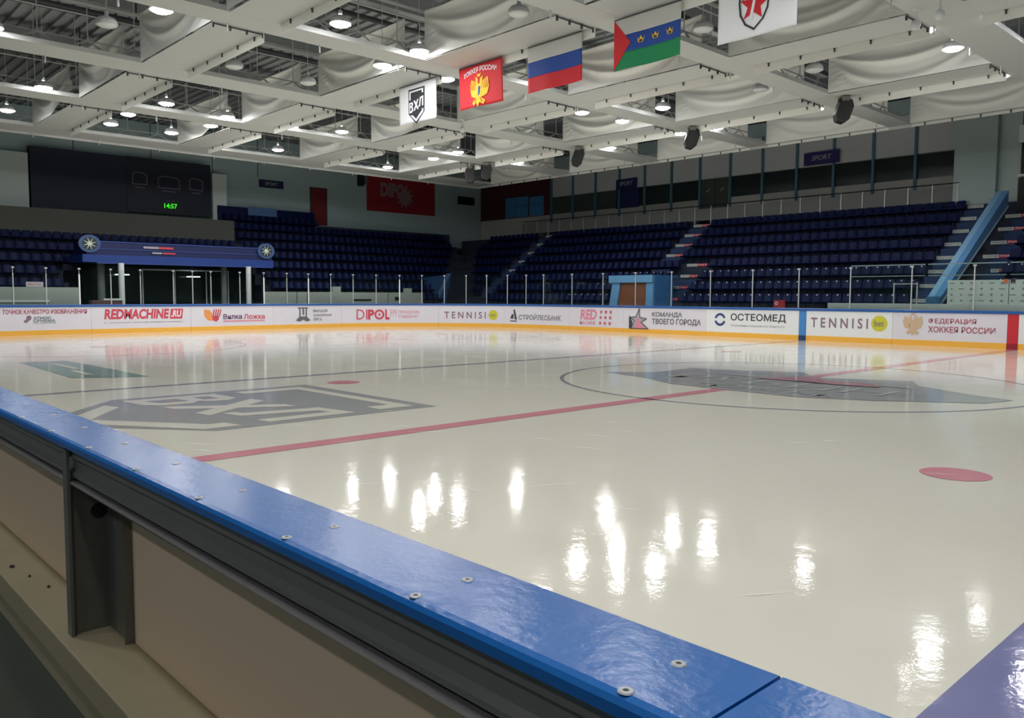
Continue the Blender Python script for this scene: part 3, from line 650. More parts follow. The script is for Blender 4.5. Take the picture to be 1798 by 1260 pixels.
F_GOLD = mat('flag_gold', (245, 200, 50), .7); F_BLACK = mat('flag_black', (48, 52, 58), .7); F_GREYW = mat('flag_dull_white', (206, 206, 202), .8)
def rodrig(t, x0, x1):
    m = MB(); m.tube((x0, FY, FZ0 + .01), (x1, FY, FZ0 + .01), .015); m.build('hanging_rod', M_DARKPIPE, t)
t = empty('league_banner'); tag(t, 'white banner with black shield and three tilted letters, leftmost of the hanging flags', 'banner')
f = flagmap(-13.560, -11.659, .4, .012); cloth(t, 'cloth', f, 0, 0, 1, 1, F_WHITE); rodrig(t, -13.560, -11.659)
shield(lambda u, v, d: f(.265 + u * .44, .12 + v * .44 * 1.92 / 1.19, d), F_BLACK, F_WHITE, t, .012, 2)
t = empty('federation_flag'); tag(t, 'red flag with golden two-headed eagle and white arched lettering', 'flag')
f2 = flagmap(-10.580, -8.729, 1.4, .05); cloth(t, 'cloth', f2, 0, 0, 1, 1, F_RED); rodrig(t, -10.580, -8.729)
art('eagle_emblem', eagle(0, 0, 1.0), lambda x, y: f2(.5 + x / 1.8, .64 - y / 1.2, .014), F_GOLD, t, 1)
art('feather_line', [poly([(sg * (.10 + .07 * k), .05), (sg * (.13 + .07 * k), .05), (sg * (.19 + .07 * k), .33 - .03 * k), (sg * (.17 + .07 * k), .33 - .03 * k)]) for k in range(4) for sg in (-1, 1)] + [poly([(sg * .06, -.2), (sg * .1, -.2), (sg * .16, -.33), (sg * .13, -.33)]) for sg in (-1, 1)], lambda x, y: f2(.5 + x / 1.8, .64 - y / 1.2, .019), mat('flag_orange', (222, 110, 40), .7), t)
art('eagle_shield', [poly([(-.12, .15), (.12, .15), (.12, -.1), (0, -.24), (-.12, -.1)])], lambda x, y: f2(.5 + x / 1.8, .64 - y / 1.2, .024), F_WHITE, t, 1)
art('shield_figure', [poly([(0, .12), (.08, .12), (.06, -.1), (0, -.15)])], lambda x, y: f2(.5 + x / 1.8, .64 - y / 1.2, .03), F_BLUE, t)
vs, fs = text_in('ХОККЕЯ РОССИИ', -1, 0, 1, .22, .02)
art('flag_lettering', [(vs, fs)], lambda x, y: f2(.5 + .38 * x, .06 + .09 * x * x + (.22 - y) * .55, .016), F_WHITE, t)
t = empty('tricolour_flag'); tag(t, 'white, blue and red striped flag hanging over a lit lamp', 'flag')
f3 = flagmap(-7.719, -5.789, 2.2, .04); rodrig(t, -7.719, -5.789)
cloth(t, 'white_stripe', f3, 0, 0, 1, .333, F_GREYW); cloth(t, 'blue_stripe', f3, 0, .333, 1, .667, F_BLUE); cloth(t, 'red_stripe', f3, 0, .667, 1, 1, F_RED)
t = empty('regional_flag'); tag(t, 'white, blue and green flag with red triangle and three golden crowns', 'flag')
f4 = flagmap(-4.749, -2.838, 3.0, .04); rodrig(t, -4.749, -2.838)
cloth(t, 'white_stripe', f4, 0, 0, 1, .333, F_GREYW); cloth(t, 'blue_stripe', f4, 0, .333, 1, .667, F_BLUE); cloth(t, 'green_stripe', f4, 0, .667, 1, 1, F_GREEN)
art('red_triangle', [poly([(0, 0), (.27, .5), (0, 1)])], lambda u, v: f4(u, v, .012), F_RED, t, 4)
for k in range(3):
    cu = .42 + .21 * k
    art('crown', [poly([(cu - .035, .55), (cu + .035, .55), (cu + .055, .43), (cu + .03, .50), (cu, .42), (cu - .03, .50), (cu - .055, .43)])], lambda u, v: f4(u, v, .012), F_GOLD, t, 1)
    art('crown_gem', [poly([(cu - .025, .54), (cu + .025, .54), (cu + .02, .50), (cu - .02, .50)])], lambda u, v: f4(u, v, .018), F_BLACK, t)
t = empty('club_banner'); tag(t, 'white club banner with red star in a black shield, cut by the top edge', 'banner')
f5 = flagmap(-1.878, -0.076, 4.2, .025); cloth(t, 'cloth', f5, 0, 0, 1, 1, F_WHITE); rodrig(t, -1.878, -0.076)
SHD = [(-.34, .95), (.34, .95), (.36, .6), (.33, .35), (.22, .12), (0, -.08), (-.22, .08), (-.34, .32), (-.37, .6)]
def m5(d): return lambda x, y: f5(.47 + x * .5, .82 - y * .72, d)
art('shield_emblem', outline(SHD, .045), m5(.012), F_BLACK, t, 1)
art('red_star', [star(0, .5, .4, .17, 5, PI / 2 - .12)], m5(.014), F_RED, t, 2)
art('stick_mark', [poly([(-.16, 0.02), (-.08, .02), (.1, .95), (.04, .95)])], m5(.02), F_WHITE, t, 1)
art('shield_lettering', [text_in('РУБИН', -.3, .66, .3, .84, .03)], m5(.024), F_BLACK, t)

# ------------------------------------------------------------------ grandstands
def TZ(j): return 1.05 + .59 * j
def YR(j): return 17.75 + .85 * j
m = MB()
pf = [(17.0, -.04), (17.0, .46), (17.75, .46)]
for j in range(8): pf += [(YR(j), TZ(j)), (YR(j) + .85, TZ(j))]
pf += [(YR(8), TZ(8)), (26.99, TZ(8)), (26.99, -.04)]
m.prism(pf, 'x', -39.6, 16)
o = m.build('far_grandstand', M_STAND); tag(o, 'dark stepped concrete grandstand under the far seats', 'grandstand')
def XR(j): return -(31.0 + .85 * (j + 1))
def prof_end(jm, top=None):
    q = [(-30.9, -.04), (-30.9, .46), (XR(0) + .0, .46)]
    for j in range(jm + 1): q += [(XR(j), TZ(j)), (XR(j) - .85, TZ(j))]
    q += [(XR(jm) - .85, top or TZ(jm)), (-40.19, top or TZ(jm)), (-40.19, -.04)]
    return q
m = MB()
m.prism(prof_end(5, 5.75), 'y', -26.9, -4.3); m.prism(prof_end(8), 'y', 5.35, 12.1); m.prism(prof_end(7, 6.1), 'y', 12.1, 22.6)
q = prof_end(5, 5.75); q2 = [(XR(3) + .1, 4.1), (XR(3) + .1, 3.0)]
q = [(-33.5, 3.15), (-33.5, TZ(3)), (XR(3), TZ(3))]
q = [(XR(3), 3.1), (XR(3), TZ(3)), (XR(3) - .85, TZ(3)), (XR(4), TZ(4)), (XR(4) - .85, TZ(4)), (XR(5), TZ(5)), (XR(5) - .85, TZ(5)), (XR(5) - .85, 5.75), (-40.19, 5.75), (-40.19, 3.1)]
m.prism(q, 'y', -4.3, 5.35)
m.box((-40.19, -4.3, -.04), (-36.5, 5.35, 3.1))
o = m.build('end_grandstand', M_STAND); tag(o, 'dark stepped concrete grandstand below the scoreboard', 'grandstand')
m = MB(); m.box((-36.945, -26.9, 4.65), (-36.90, 5.35, 5.9)); o = m.build('balcony_parapet', mat('parapet_grey', (92, 94, 88), .9)); tag(o, 'grey concrete balcony parapet running under the scoreboard', 'parapet')

# seats
def seat_mesh():
    b = MB()
    # pan (folded slightly up), curved back, bracket
    b.prism([(-.20, .40), (-.21, .44), (.06, .40), (.18, .38), (.18, .34), (.05, .35)], 'x', -.2, .2)
    n = 6
    vs = []
    for j, (y, z) in enumerate([(.16, .40), (.20, .55), (.25, .78)]):
        for i in range(n + 1):
            u = 2 * i / n - 1; w_ = .2 if j < 2 else .185
            vs.append((u * w_, y - .05 * u * u, z - (.03 * u * u * u * u if j == 2 else 0)))
    k = len(vs); vs += [(x, y + .025, z) for x, y, z in vs]
    fs = []
    for j in range(2):
        for i in range(n):
            a = j * (n + 1) + i; fs.append((a, a + 1, a + n + 2, a + n + 1)); fs.append((a + k, a + k + n + 1, a + k + n + 2, a + k + 1))
    a = 2 * (n + 1)
    for i in range(n): fs.append((a + i, a + i + 1, a + i + 1 + k, a + i + k)); fs.append((i, i + k, i + 1 + k, i + 1))
    for j in range(2): fs.append((j * (n + 1), (j + 1) * (n + 1), (j + 1) * (n + 1) + k, j * (n + 1) + k)); q_ = j * (n + 1) + n; fs.append((q_, q_ + k, q_ + n + 1 + k, q_ + n + 1))
    b.add(vs, fs)
    b.box((-.03, .1, .0), (.03, .16, .36))
    b.add([(-.022, .226, .70), (.022, .226, .70), (.022, .236, .75), (-.022, .236, .75)], [(0, 1, 2, 3)], 1)
    return b
SB = seat_mesh()
spots = []   # (x, y, z, rotz, section, row)
P_ = .45
def far_ok(x, j):
    if -4.75 < x < -3.65: return False
    if -3.4 < x < -1.75: return False
    if x > 1.6: return False
    if j <= 3 and -17.2 < x < -15.5: return False
    if j <= 1 and -19.5 < x < -15.5: return False
    if j >= 4 and -19.1 < x < -17.75: return False
    if -31.1 < x < -30.0: return False
    if x < max(-36.2, -(31.3 + .85 * j)): return False
    return True
x = 1.4
xs = []
while x > -36: xs.append(x); x -= P_
for j in range(8):
    for x in xs:
        if far_ok(x, j):
            s_ = 'right of the right-hand stairs' if x > -2 else ('between the doorway stairs and the right-hand stairs' if x > -15.6 or (j >= 4 and x > -17.8) else ('left of the brown doorway' if x > -30 else 'far corner'))
            spots.append((x, 18.22 + .85 * j, TZ(j), 0, s_, j))
y = -12.0
while y < 22.5:
    if y < -4.6: rows = range(0, 6)
    elif y < 5.1: rows = range(3, 6)
    elif y < 5.6: rows = []
    elif y < 12: rows = range(0, 9)
    else: rows = range(0, 8)
    for j in rows:
        if y > 17.2 and XR(j) > -36 and y > 17.2: 
            pass
        if y < min(22.0, 16.9 + .85 * j): spots.append((XR(j) - .47, y, TZ(j), PI / 2, 'end stand', j))
    y += P_
CAMP = Vector((8.2, -15.3, 1.69))
vis = [q for q in spots if q[4] in ('between the doorway stairs and the right-hand stairs', 'right of the right-hand stairs', 'left of the brown doorway')]
vis.sort(key=lambda q: (Vector(q[:3]) - CAMP).length)
near = vis[:300]; ns = set(near)
rest = [q for q in spots if q not in ns]
first = None
plain = None
for (x, y, z, rz, sct, j) in near:
    if first is None:
        first = SB.build('stadium_seat', [M_SEAT, M_PLATE]); o = first
        plain = first.data.copy(); plain.materials[1] = M_SEAT
        if j > 2: first.data, plain = plain, first.data; swap = True
        else: swap = False
        with_plate = plain if swap else first.data; no_plate = first.data if swap else plain
    else:
        o = first.copy(); COL.objects.link(o); o.data = no_plate if j > 2 else with_plate
    o.location = (x, y, z); o.rotation_euler.z = rz
    tag(o, f'navy plastic seat in the {ordn(j + 1)} row up, {sct}', 'seat', f'navy seats {sct}, row {ordn(j + 1)}')
m = MB()
for (x, y, z, rz, sct, j) in rest:
    c_, s_ = math.cos(rz), math.sin(rz); n = len(m.v)
    m.v += [(x + c_ * a - s_ * b, y + s_ * a + c_ * b, z + c) for a, b, c in SB.v]
    m.f += [tuple(i + n for i in f_) for f_ in SB.f]; m.mi += SB.mi
o = m.build('distant_seats', [M_SEAT, M_SEAT]); tag(o, 'rows of dark navy plastic seats filling the distant stands', 'seats', kind='stuff')

# step number plates in the aisles
C_PILL = mat('pill_white', (206, 210, 206), .5); C_PILLR = mat('pill_red', (205, 48, 62), .5)
def plate(x0, x1, j, label, both=True):
    y = 18.6 + .85 * j - .012; z = TZ(j) + .5
    t = empty('row_sign', ((x0 + x1) / 2, y, z)); h = (x1 - x0) / 2
    tag(t, label, 'sign', 'row number signs on the stair risers')
    m = MB(); e = h if not both else .0
    m.box((-h, -.012, -.07), (e, 0, .07)); m.build('white_plate', C_PILL, t, bevel=.005)
    f_ = lambda u, v: Vector((u, -.014, v))
    art('white_lettering', [text_in('СЕКТОР', -h + .06, -.03, e - .06, .04, .01)], f_, C_GREY, t)
    if both:
        m = MB(); m.box((0, -.012, -.07), (h, 0, .07)); m.build('red_plate', C_PILLR, t, bevel=.005)
        art('row_lettering', [text_in(f'Ряд {j + 2}', .06, -.04, h - .06, .05, .01)], f_, C_WHITE, t)
for j in range(8):
    plate(-4.7, -4.0 if j < 4 else -4.05, j, f'pale row sign, {ordn(j + 1)} step up the stairs left of the blue slope', False)
for j in range(8):
    if j < 4: plate(-17.0 + .2 * (j in (1, 2)), -15.75, j, f'white and red row sign, {ordn(j + 1)} step of the stairs beside the brown doorway')
    else: plate(-18.95, -17.85, j, f'white and red row sign, {ordn(j - 3)} step of the upper stairs above the brown doorway')
for j in range(1, 7):
    plate(-2.95 if j > 2 else -2.4, -1.8, j, f'white and red row sign, {ordn(j)} step up the stairs right of the blue slope')
for j in range(3, 8):
    plate(-30.7, -30.15, j, f'dim row sign, {ordn(j - 2)} step of the stairs nearest the far corner', False)
# stair slabs in aisles
def stairs(x0, x1, js, label):
    js = list(js); pf_ = []
    for j in js:
        pf_ += [(YR(j) - .4, TZ(j) - .59 if j == js[0] else TZ(j) - .58), (YR(j) - .4, TZ(j) - .29), (YR(j) - .004, TZ(j) - .29)]
        if j != js[-1]: pf_ += [(YR(j) - .004, TZ(j) + .01), (YR(j) + .44, TZ(j) + .01)]
    pf_ += [(YR(js[-1]) - .004, TZ(js[-1]) - .6)]
    m = MB(); m.prism(pf_, 'x', x0, x1)
    o = m.build('aisle_stairs', M_STEP); tag(o, label, 'stairs', 'aisle stairs in the far stand')
stairs(-4.7, -3.7, range(0, 9), 'dark blue stairs between the seats and the light blue slope')
stairs(-17.1, -15.6, range(2, 4), 'dark blue lower stairs beside the brown doorway')
stairs(-19.0, -17.8, range(4, 9), 'dark blue upper stairs above the brown doorway')
stairs(-2.6, -1.8, range(0, 8), 'dark blue stairs right of the light blue slope')
stairs(-31.0, -30.1, range(2, 9), 'dark blue stairs nearest the far corner')
# aisle end rails (short white posts)
m = MB()
# blue sloping balustrade
t = empty('blue_slope', (-3.0, 16.4, 1.4)); tag(t, 'light blue sloping balustrade running up the far stand by the pillar', 'balustrade')
m = MB(); m.prism([(0, 0), (0, .25), (7.2, 4.75), (7.2, 4.1)], 'x', -.3, .16); m.build('body', mat('balustrade_blue', (110, 165, 220), .5), t)
m = MB(); m.prism([(-.004, .2), (-.004, .254), (7.2, 4.755), (7.2, 4.7)], 'x', -.3, -.08); m.build('light_edge', mat('balustrade_light', (150, 200, 240), .5), t)  # brighter light on the top face, put into a lighter blue strip
m = MB(); m.prism([(.05, -.02), (7.2, 4.08), (7.2, 4.13), (0.0, .03)], 'x', .13, .19); m.build('edge_strip', mat('edge_pale', (200, 215, 225), .5), t)
m = MB(); m.box((-.32, -.06, -1.42), (.1, .0, .3)); m.build('foot_panel', mat('balustrade_blue2', (96, 150, 205), .5), t)
# doorway block
t = empty('doorway_block', (-17.4, 17.0, .0)); tag(t, 'light blue doorway block with brown door under the far seats', 'doorway')
MB_ = mat('doorway_blue', (104, 160, 206), .6); MB2 = mat('doorway_blue_side', (70, 128, 190), .6)
m = MB(); m.prism([(-1.45, .46), (-.95, .46), (-.62, 2.36), (-1.12, 2.36)], 'y', -.12, 0); m.prism([(.95, .46), (1.4, .46), (1.4, 2.36), (1.0, 2.36)], 'y', -.12, 0); m.build('door_surround', MB_, t)
m = MB(); m.box((-1.3, -.2, 2.36), (1.42, .0, 2.72)); m.build('lintel', MB_, t)
m = MB(); m.box((-1.3, 0, 2.6), (1.42, 1.9, 2.72)); m.box((1.3, 0.001, .46), (1.42, 1.5, 2.6)); m.build('side_wall', MB2, t)
m = MB(); m.box((-.95, -.04, .46), (1.0, -.0, 2.36)); d = m.build('door', mat('door_brown', (132, 78, 52), .5, noise=.15, nscale=3), t)
m = MB(); m.tube((.7, -.08, 1.35), (.7, -.08, 1.6), .015); m.build('door_handle', M_STEELP, d)
# second balustrade at far-left corner
t = empty('corner_balustrade', (-33.5, 17.72, 1.3)); tag(t, 'dim blue wedge balustrade at the far corner behind the glass', 'balustrade')
m = MB(); m.prism([(-2.6, -.9), (1.2, -.9), (2.0, 1.7), (-2.6, 1.4)], 'y', -.9, -.75); m.build('panel', mat('wedge_blue', (40, 78, 130), .6), t)
m = MB(); m.prism([(-.2, -.9), (.2, -.9), (2.15, 1.75), (1.8, 1.75)], 'y', -.97, -.9); m.build('edge_strip', mat('wedge_edge', (84, 118, 158), .6), t)

# railing at the top of far stand
t = empty('walkway_railing', (-18, 24.62, TZ(8))); tag(t, 'grey panel railing along the walkway above the far seats', 'railing')
m = MB()
for k in range(26): pass
M_RP = mat('railing_panel', (118, 120, 118), .7)
m = MB(); m.tube((-15, 0, 1.02), (12.9, 0, 1.02), .03); m.build('handrail', M_BLACK, t)
m = MB(); m.box((-15, 0, .2), (12.9, .015, .86)); m.build('infill_panel', M_RP, t)
for k in range(27):
    x = 12.85 - 1.06 * k
    m = MB(); m.box((x - .025, -.04, 0), (x + .025, -.005, 1.0)); m.build('railing_post', M_POST, t)
# pillar, right side
t = empty('pillar', (-4.0, 25.0, 0)); tag(t, 'wide pale teal pillar at the right end of the gallery', 'pillar')
m = MB(); m.box((-1.35, -.4, TZ(8)), (.35, 1.98, 11.38)); m.build('shaft', mat('pillar_teal', (176, 192, 190), .85, noise=.03, nscale=.7), t)
m = MB(); m.box((.36, -.1, TZ(8)), (1.2, 1.98, 11.38)); m.build('side_fin', mat('pillar_side', (188, 204, 200), .85), t)
t = empty('wall_screen', (-.9, 24.62, .08)); tag(t, 'dark screen with pale frame right of the pillar, cut by the photo edge', 'screen')
m = MB(); m.box((-1.8, 0, 6.85), (1.5, .2, 8.15)); m.build('display', M_BLACK, t)
m = MB(); m.box((-1.95, .02, 6.74), (1.6, .22, 6.84)); m.box((-1.95, .02, 8.16), (1.6, .22, 8.9)); m.build('surround', M_WALLL, t)
m = MB(); m.box((-1.9, .2, TZ(8) - .08), (1.6, .6, 6.66)); m.build('support_wall', M_WALLL, t)
t = empty('black_poster', (-.9, 24.44, .08)); tag(t, 'black poster with white letters below the dark screen at right', 'poster')
m = MB(); m.box((-1.85, 0, 5.3), (1.5, .08, 6.65)); m.build('poster_board', mat('poster_black', (40, 38, 42), .6), t)
art('poster_lettering', [text_in('ПО', -1.45, 6.2, -.6, 6.4, .02), text_in('ВС', -1.45, 5.95, -.6, 6.12, .02), text_in('У', -1.45, 5.75, -1.2, 5.88, .02)], lambda u, v: Vector((u, -.006, v)), C_WHITE, t)

# ------------------------------------------------------------------ gallery on the far wall
GX = [-5.8 - 2.05 * k for k in range(17)]
M_GP = mat('gallery_panel_white', (214, 216, 218), .8); M_GB = mat('gallery_glass_dark', (38, 48, 48), .25); M_MU = mat('mullion_teal', (86, 130, 150), .6)
M_LOW = mat('gallery_low_panel', (206, 204, 198), .8)
nb = 0
for k in range(13):
    x1, x0 = GX[k] - .06, GX[k + 1] + .06
    nb += 1
    t = empty('gallery_bay', ((x0 + x1) / 2, 26.9, 0)); h = (x1 - x0) / 2
    tag(t, f'gallery bay of white panels and dark window above the far seats, {ordn(nb)} from the pillar', 'window bay', 'gallery bays over the far stand')
    if k == 6 - 0:   # pair of grey doors
        m = MB(); m.box((-h, 0, 8.65), (h, .09, 10.6)); m.build('upper_panel', M_GP, t)
        for s_ in (-1, 1):
            m = MB(); m.box((-h * .95 if s_ < 0 else .03, -.02, 5.8), (-.03 if s_ < 0 else h * .95, .06, 8.6)); d = m.build('gallery_door', mat('gallery_door_grey', (74, 80, 76), .5), t)
            art('green_mark', [poly([(s_ * h * .5 - .1, 7.85), (s_ * h * .5 + .12, 8.0), (s_ * h * .5 + .12, 8.06), (s_ * h * .5 - .1, 7.93)])], lambda u, v: Vector((u, -.026, v)), mat('green_paint', (150, 200, 130), .5), d)
        continue
    m = MB(); m.box((-h, 0, 8.66), (h, .09, 10.6)); m.build('upper_panel', M_GP, t)
    m = MB(); m.box((-h, .03, 7.47), (h, .09, 8.62)); m.build('window_glass', M_GB if k < 10 else mat('gallery_glass_dim', (70, 78, 76), .4), t)
    m = MB(); m.box((-h, 0, 5.8), (h, .09, 7.43)); m.build('lower_panel', M_LOW, t)
for k in range(14):
    m = MB(); m.box((GX[k] - .06, 26.78, TZ(8)), (GX[k] + .06, 26.995, 10.6)); o = m.build('gallery_mullion', M_MU); tag(o, f'teal upright mullion of the gallery, {ordn(k + 1)} from the pillar', 'mullion', 'gallery mullions')
for k, (x0, x1, z0, z1) in enumerate([(-13.56, -11.6, 8.68, 9.35), (-26.5, -24.8, 8.6, 9.25)]):
    t = empty('gallery_sign', ((x0 + x1) / 2, 26.76, (z0 + z1) / 2)); tag(t, ['purple-blue sign with pale word, on the gallery near the pillar', 'dark blue sign with pale word, on the gallery toward the far corner'][k], 'sign')
    m = MB(); m.box((-(x1 - x0) / 2, -.03, -(z1 - z0) / 2), ((x1 - x0) / 2, 0, (z1 - z0) / 2)); m.build('sign_board', mat('sign_blue%s' % 'ab'[k], ((50, 40, 110), (26, 36, 96))[k], .5), t)
    art('sign_lettering', [text_in('SPORT', -.55, -.1, .55, .16, .02, .2)], lambda u, v: Vector((u, -.035, v)), C_LGREY, t)
m = MB(); m.box((-26.6, 26.84, 7.4), (-24.7, 26.89, 8.58)); o = m.build('blue_window_poster', mat('poster_navy', (30, 38, 92), .5)); tag(o, 'navy poster filling one gallery window below the blue sign', 'poster')
# red lounge bay at far corner
t = empty('red_lounge_bay', (-36.2, 26.9, 0)); tag(t, 'dark red gallery bay with blue lit windows at the far corner', 'window bay')
m = MB(); m.box((-3.9, 0, 7.45), (3.6, .09, 10.6)); m.build('red_panel', mat('lounge_red', (84, 32, 42), .8), t)
m = MB(); m.box((-1.05, -.03, 7.48), (1.35, 0, 8.95)); m.box((1.5, -.03, 7.48), (2.95, 0, 8.85)); m.build('blue_window', mat('lounge_blue', (60, 120, 165), .3, emit=(60, 130, 180), strength=.02), t)
m = MB(); m.box((-1.1, -.06, 8.2), (3.0, -.031, 8.26)); m.box((.1, -.06, 7.48), (.16, -.031, 8.9)); m.build('window_bar', M_MU, t)
m = MB(); m.box((-3.9, 0, 5.8), (3.6, .09, 7.42)); m.build('lower_panel', M_LOW, t)

# ------------------------------------------------------------------ end wall objects
WX = -40.18
def wallmap(x): return lambda y, z: Vector((x, y, z))   # seen from +X: +Y is to the right
t = empty('scoreboard', (-39.5, .4, 0)); tag(t, 'large dark scoreboard with faint outlines and green clock digits', 'scoreboard')
m = MB(); m.box((-.6, -4.75, 5.95), (0, 0, 9.28)); m.build('video_panel', mat('board_dark', (26, 34, 56), .6), t)
m = MB(); m.box((-.6, 0.0, 6.3), (.03, 4.72, 9.3)); m.build('score_panel', mat('board_dark2', (20, 26, 46), .55), t)
M_OUT = mat('outline_grey', (112, 104, 128), .6)
def sm(y, z): return Vector((.036, y, z))
def outl(cy, cz, hw, hh):
    return outline([(cy - hw, cz - hh), (cy - hw * 1.0, cz + hh * .6), (cy - hw * .6, cz + hh), (cy + hw * .6, cz + hh * .9), (cy + hw, cz + hh * .5), (cy + hw, cz - hh)], .05)
for (cy, cz, hw, hh) in ((.67, 8.15, .38, .33), (2.28, 8.06, .6, .33), (3.85, 8.1, .38, .33)):
    art('display_outline', outl(cy, cz, hw, hh) + [rect(cy - hw * .7, cz - hh - .2, cy + hw * .7, cz - hh - .15)], sm, M_OUT, t)
art('clock_label', [text_in('ВРЕМЯ', 2.08, 6.98, 2.58, 7.06)], sm, M_OUT, t)
art('clock_digits', [text_in('14:57', 1.98, 6.60, 2.72, 6.88, .03)], sm, mat('green_led', (40, 230, 40), .5, emit=(60, 240, 40), strength=.8), t)
for k, (y0, y1, z0, z1) in enumerate([(-6.6, -4.45, 6.0, 8.9), (5.25, 6.12, 6.1, 8.85)]):
    m = MB(); m.box((-39.9, y0, z0), (-39.5, y1, z1)); o = m.build('speaker_screen', M_WALLL); tag(o, ['pale blank panel left of the scoreboard', 'pale narrow panel right of the scoreboard'][k], 'panel')
for k, y in enumerate((-2.11, 1.96, 5.55, 8.46)):
    m = MB(); m.box((WX, y - .02, 9.0), (WX + .02, y + .02, 11.4)); struct(m.build('trim_%d' % (k + 2), mat('seam_dark', (84, 98, 100), .8)))
t = empty('wall_sign', (-40.15, 9.36, 8.66)); tag(t, 'small navy sign with pale word on the end wall right of scoreboard', 'sign')
m = MB(); m.box((-.04, -.83, -.24), (0, .83, .24)); m.build('sign_board', mat('sign_navy', (30, 42, 84), .5), t)
art('sign_lettering', [text_in('SPORT', -.45, -.1, .45, .12, .02, .2)], lambda u, v: Vector((.006, u, v)), C_LGREY, t)
t = empty('red_door', (-40.15, 12.7, 0)); tag(t, 'dark red door high in the end wall above the seats', 'door')
m = MB(); m.box((-.03, -.56, 6.3), (.03, .56, 8.68)); d = m.build('door_leaf', mat('door_dark_red', (122, 32, 38), .6), t)
m = MB(); m.box((-.03, -.62, 6.3), (.05, -.56, 8.74)); m.box((-.03, .56, 6.3), (.05, .62, 8.74)); m.box((-.03, -.56, 8.68), (.05, .56, 8.74)); m.build('door_frame', mat('frame_dark', (60, 52, 54), .6), t)
m = MB(); m.box((.03, .4, 7.3), (.07, .46, 7.42)); m.build('door_handle', M_STEELP, d)
t = empty('red_wall_banner', (-40.15, 19.45, 8.75)); tag(t, 'large red banner with grey lettering on the end wall near the corner', 'banner')
m = MB(); m.box((-.03, -2.97, -1.2), (0, 2.97, 1.45)); m.build('cloth', mat('banner_red', (158, 30, 44), .7), t)
f_ = lambda u, v: Vector((.008, u, v)); M_BL = mat('banner_lettering', (150, 122, 128), .7)
art('banner_lettering', [text_in('DIPOL', -1.85, -.15, .75, .85, .05)], f_, M_BL, t)
art('burst_mark', [star(.25, -.1, .85, .45, 11, .3)], lambda u, v: Vector((.03, u, v)), M_BL, t)
m = MB(); m.box((-40.15, 24.6, 8.6), (-40.05, 26.2, 9.2)); o = m.build('wall_box', M_BLACK); tag(o, 'small black box on the end wall right of the red banner', 'box')
t = empty('wall_speaker', (-40.0, 16.0, 9.5)); tag(t, 'grey and black speaker fixed beside the red wall banner', 'speaker')
m = MB(); m.box((-.15, -.3, -.35), (.2, .05, .4)); m.build('cabinet', M_BLACK, t); m = MB(); m.box((-.1, .06, -.2), (.22, .32, .3)); m.build('front', M_STEELP, t)
m = MB(); m.box((XR(8) - .85, 5.5, TZ(8) + .001), (XR(8) - .8, 12.0, 7.0)); o = m.build('top_parapet', M_SEAT); tag(o, 'navy parapet panel behind the highest end seats', 'parapet')
m = MB(); m.box((XR(8) - .78, 7.4, 6.55), (XR(8) - .74, 9.3, 7.05)); o = m.build('pale_blue_panel', mat('pale_blue', (84, 118, 170), .6)); tag(o, 'pale blue panel on the parapet under the small navy sign', 'panel')

# canopy and glass entrance under the scoreboard
t = empty('entrance_canopy', (-32.0, .5, 0)); tag(t, 'blue entrance canopy with round compass emblems at both ends', 'canopy')
M_CAN = mat('canopy_blue', (18, 58, 136), .5); M_CAN2 = mat('canopy_navy', (10, 26, 84), .5); M_LINE = mat('canopy_line', (44, 70, 140), .5)
m = MB(); m.box((-2.2, -4.6, 3.15), (0, 4.75, 3.5)); m.build('fascia', M_CAN, t)
m = MB(); m.box((-2.1, -4.4, 3.5), (-.08, 4.7, 4.1)); m.build('upper_fascia', M_CAN2, t)
m = MB(); m.box((-.08, -3.9, 4.08), (-.04, 4.6, 4.13)); m.box((-.08, -3.9, 3.75), (-.04, 4.6, 3.79)); m.box((-.02, -4.0, 3.1), (.01, 4.7, 3.15)); m.build('fascia_line', M_LINE, t)
for cy in (-4.29, 4.32):
    m = MB(); n = 28
    m.add([(.04, cy + .47 * math.cos(2 * PI * i / n), 3.98 + .40 * math.sin(2 * PI * i / n)) for i in range(n)] + [(-.06, cy + .47 * math.cos(2 * PI * i / n), 3.98 + .40 * math.sin(2 * PI * i / n)) for i in range(n)], [tuple(range(n)), tuple(range(2 * n - 1, n - 1, -1))] + [(i, i + n, (i + 1) % n + n, (i + 1) % n) for i in range(n)])
    e = m.build('compass_emblem', mat('emblem_blue', (58, 88, 140), .5), t)
    art('compass_dial', [disc(cy, 3.98, .33, .3)], lambda u, v: Vector((.046, u, v)), mat('dial_dark', (40, 52, 60), .5), e)
    art('compass_star', [star(cy, 3.98, .32, .07, 8, .3)], lambda u, v: Vector((.052, u, v)), mat('dial_silver', (214, 222, 205), .4), e)
art('small_sign', [rect(-1.9, 3.86, -1.2, 3.96), rect(-1.5, 3.62, -1.05, 3.7)], lambda u, v: Vector((-.03, u, v)), C_LGREY, t)
art('red_sign', [rect(-1.2, 3.86, -.5, 3.96), rect(-1.0, 3.62, -.4, 3.7)], lambda u, v: Vector((-.03, u, v)), C_RED, t)
for k, (y, r, x, mm) in enumerate([(-2.98, .13, -31.9, M_POSTW), (3.28, .13, -31.9, M_POSTW), (-3.55, .17, -33, mat('column_grey', (110, 120, 118), .7)), (2.45, .15, -33, mat('column_grey', (110, 120, 118), .7))]):
    m = MB(); m.tube((x, y + .5, 0), (x, y + .5, 3.14), r, 16); o = m.build('entrance_column', mm, smooth=False)
    tag(o, ['white round column at the left of the glass entrance', 'white round column at the right of the glass entrance', 'dim grey column behind the left white column', 'dim grey column behind the right white column'][k], 'column', 'columns of the glass entrance')
t = empty('glass_entrance', (-34.2, .5, 0)); tag(t, 'dark glass entrance with white door frames below the blue canopy', 'entrance')
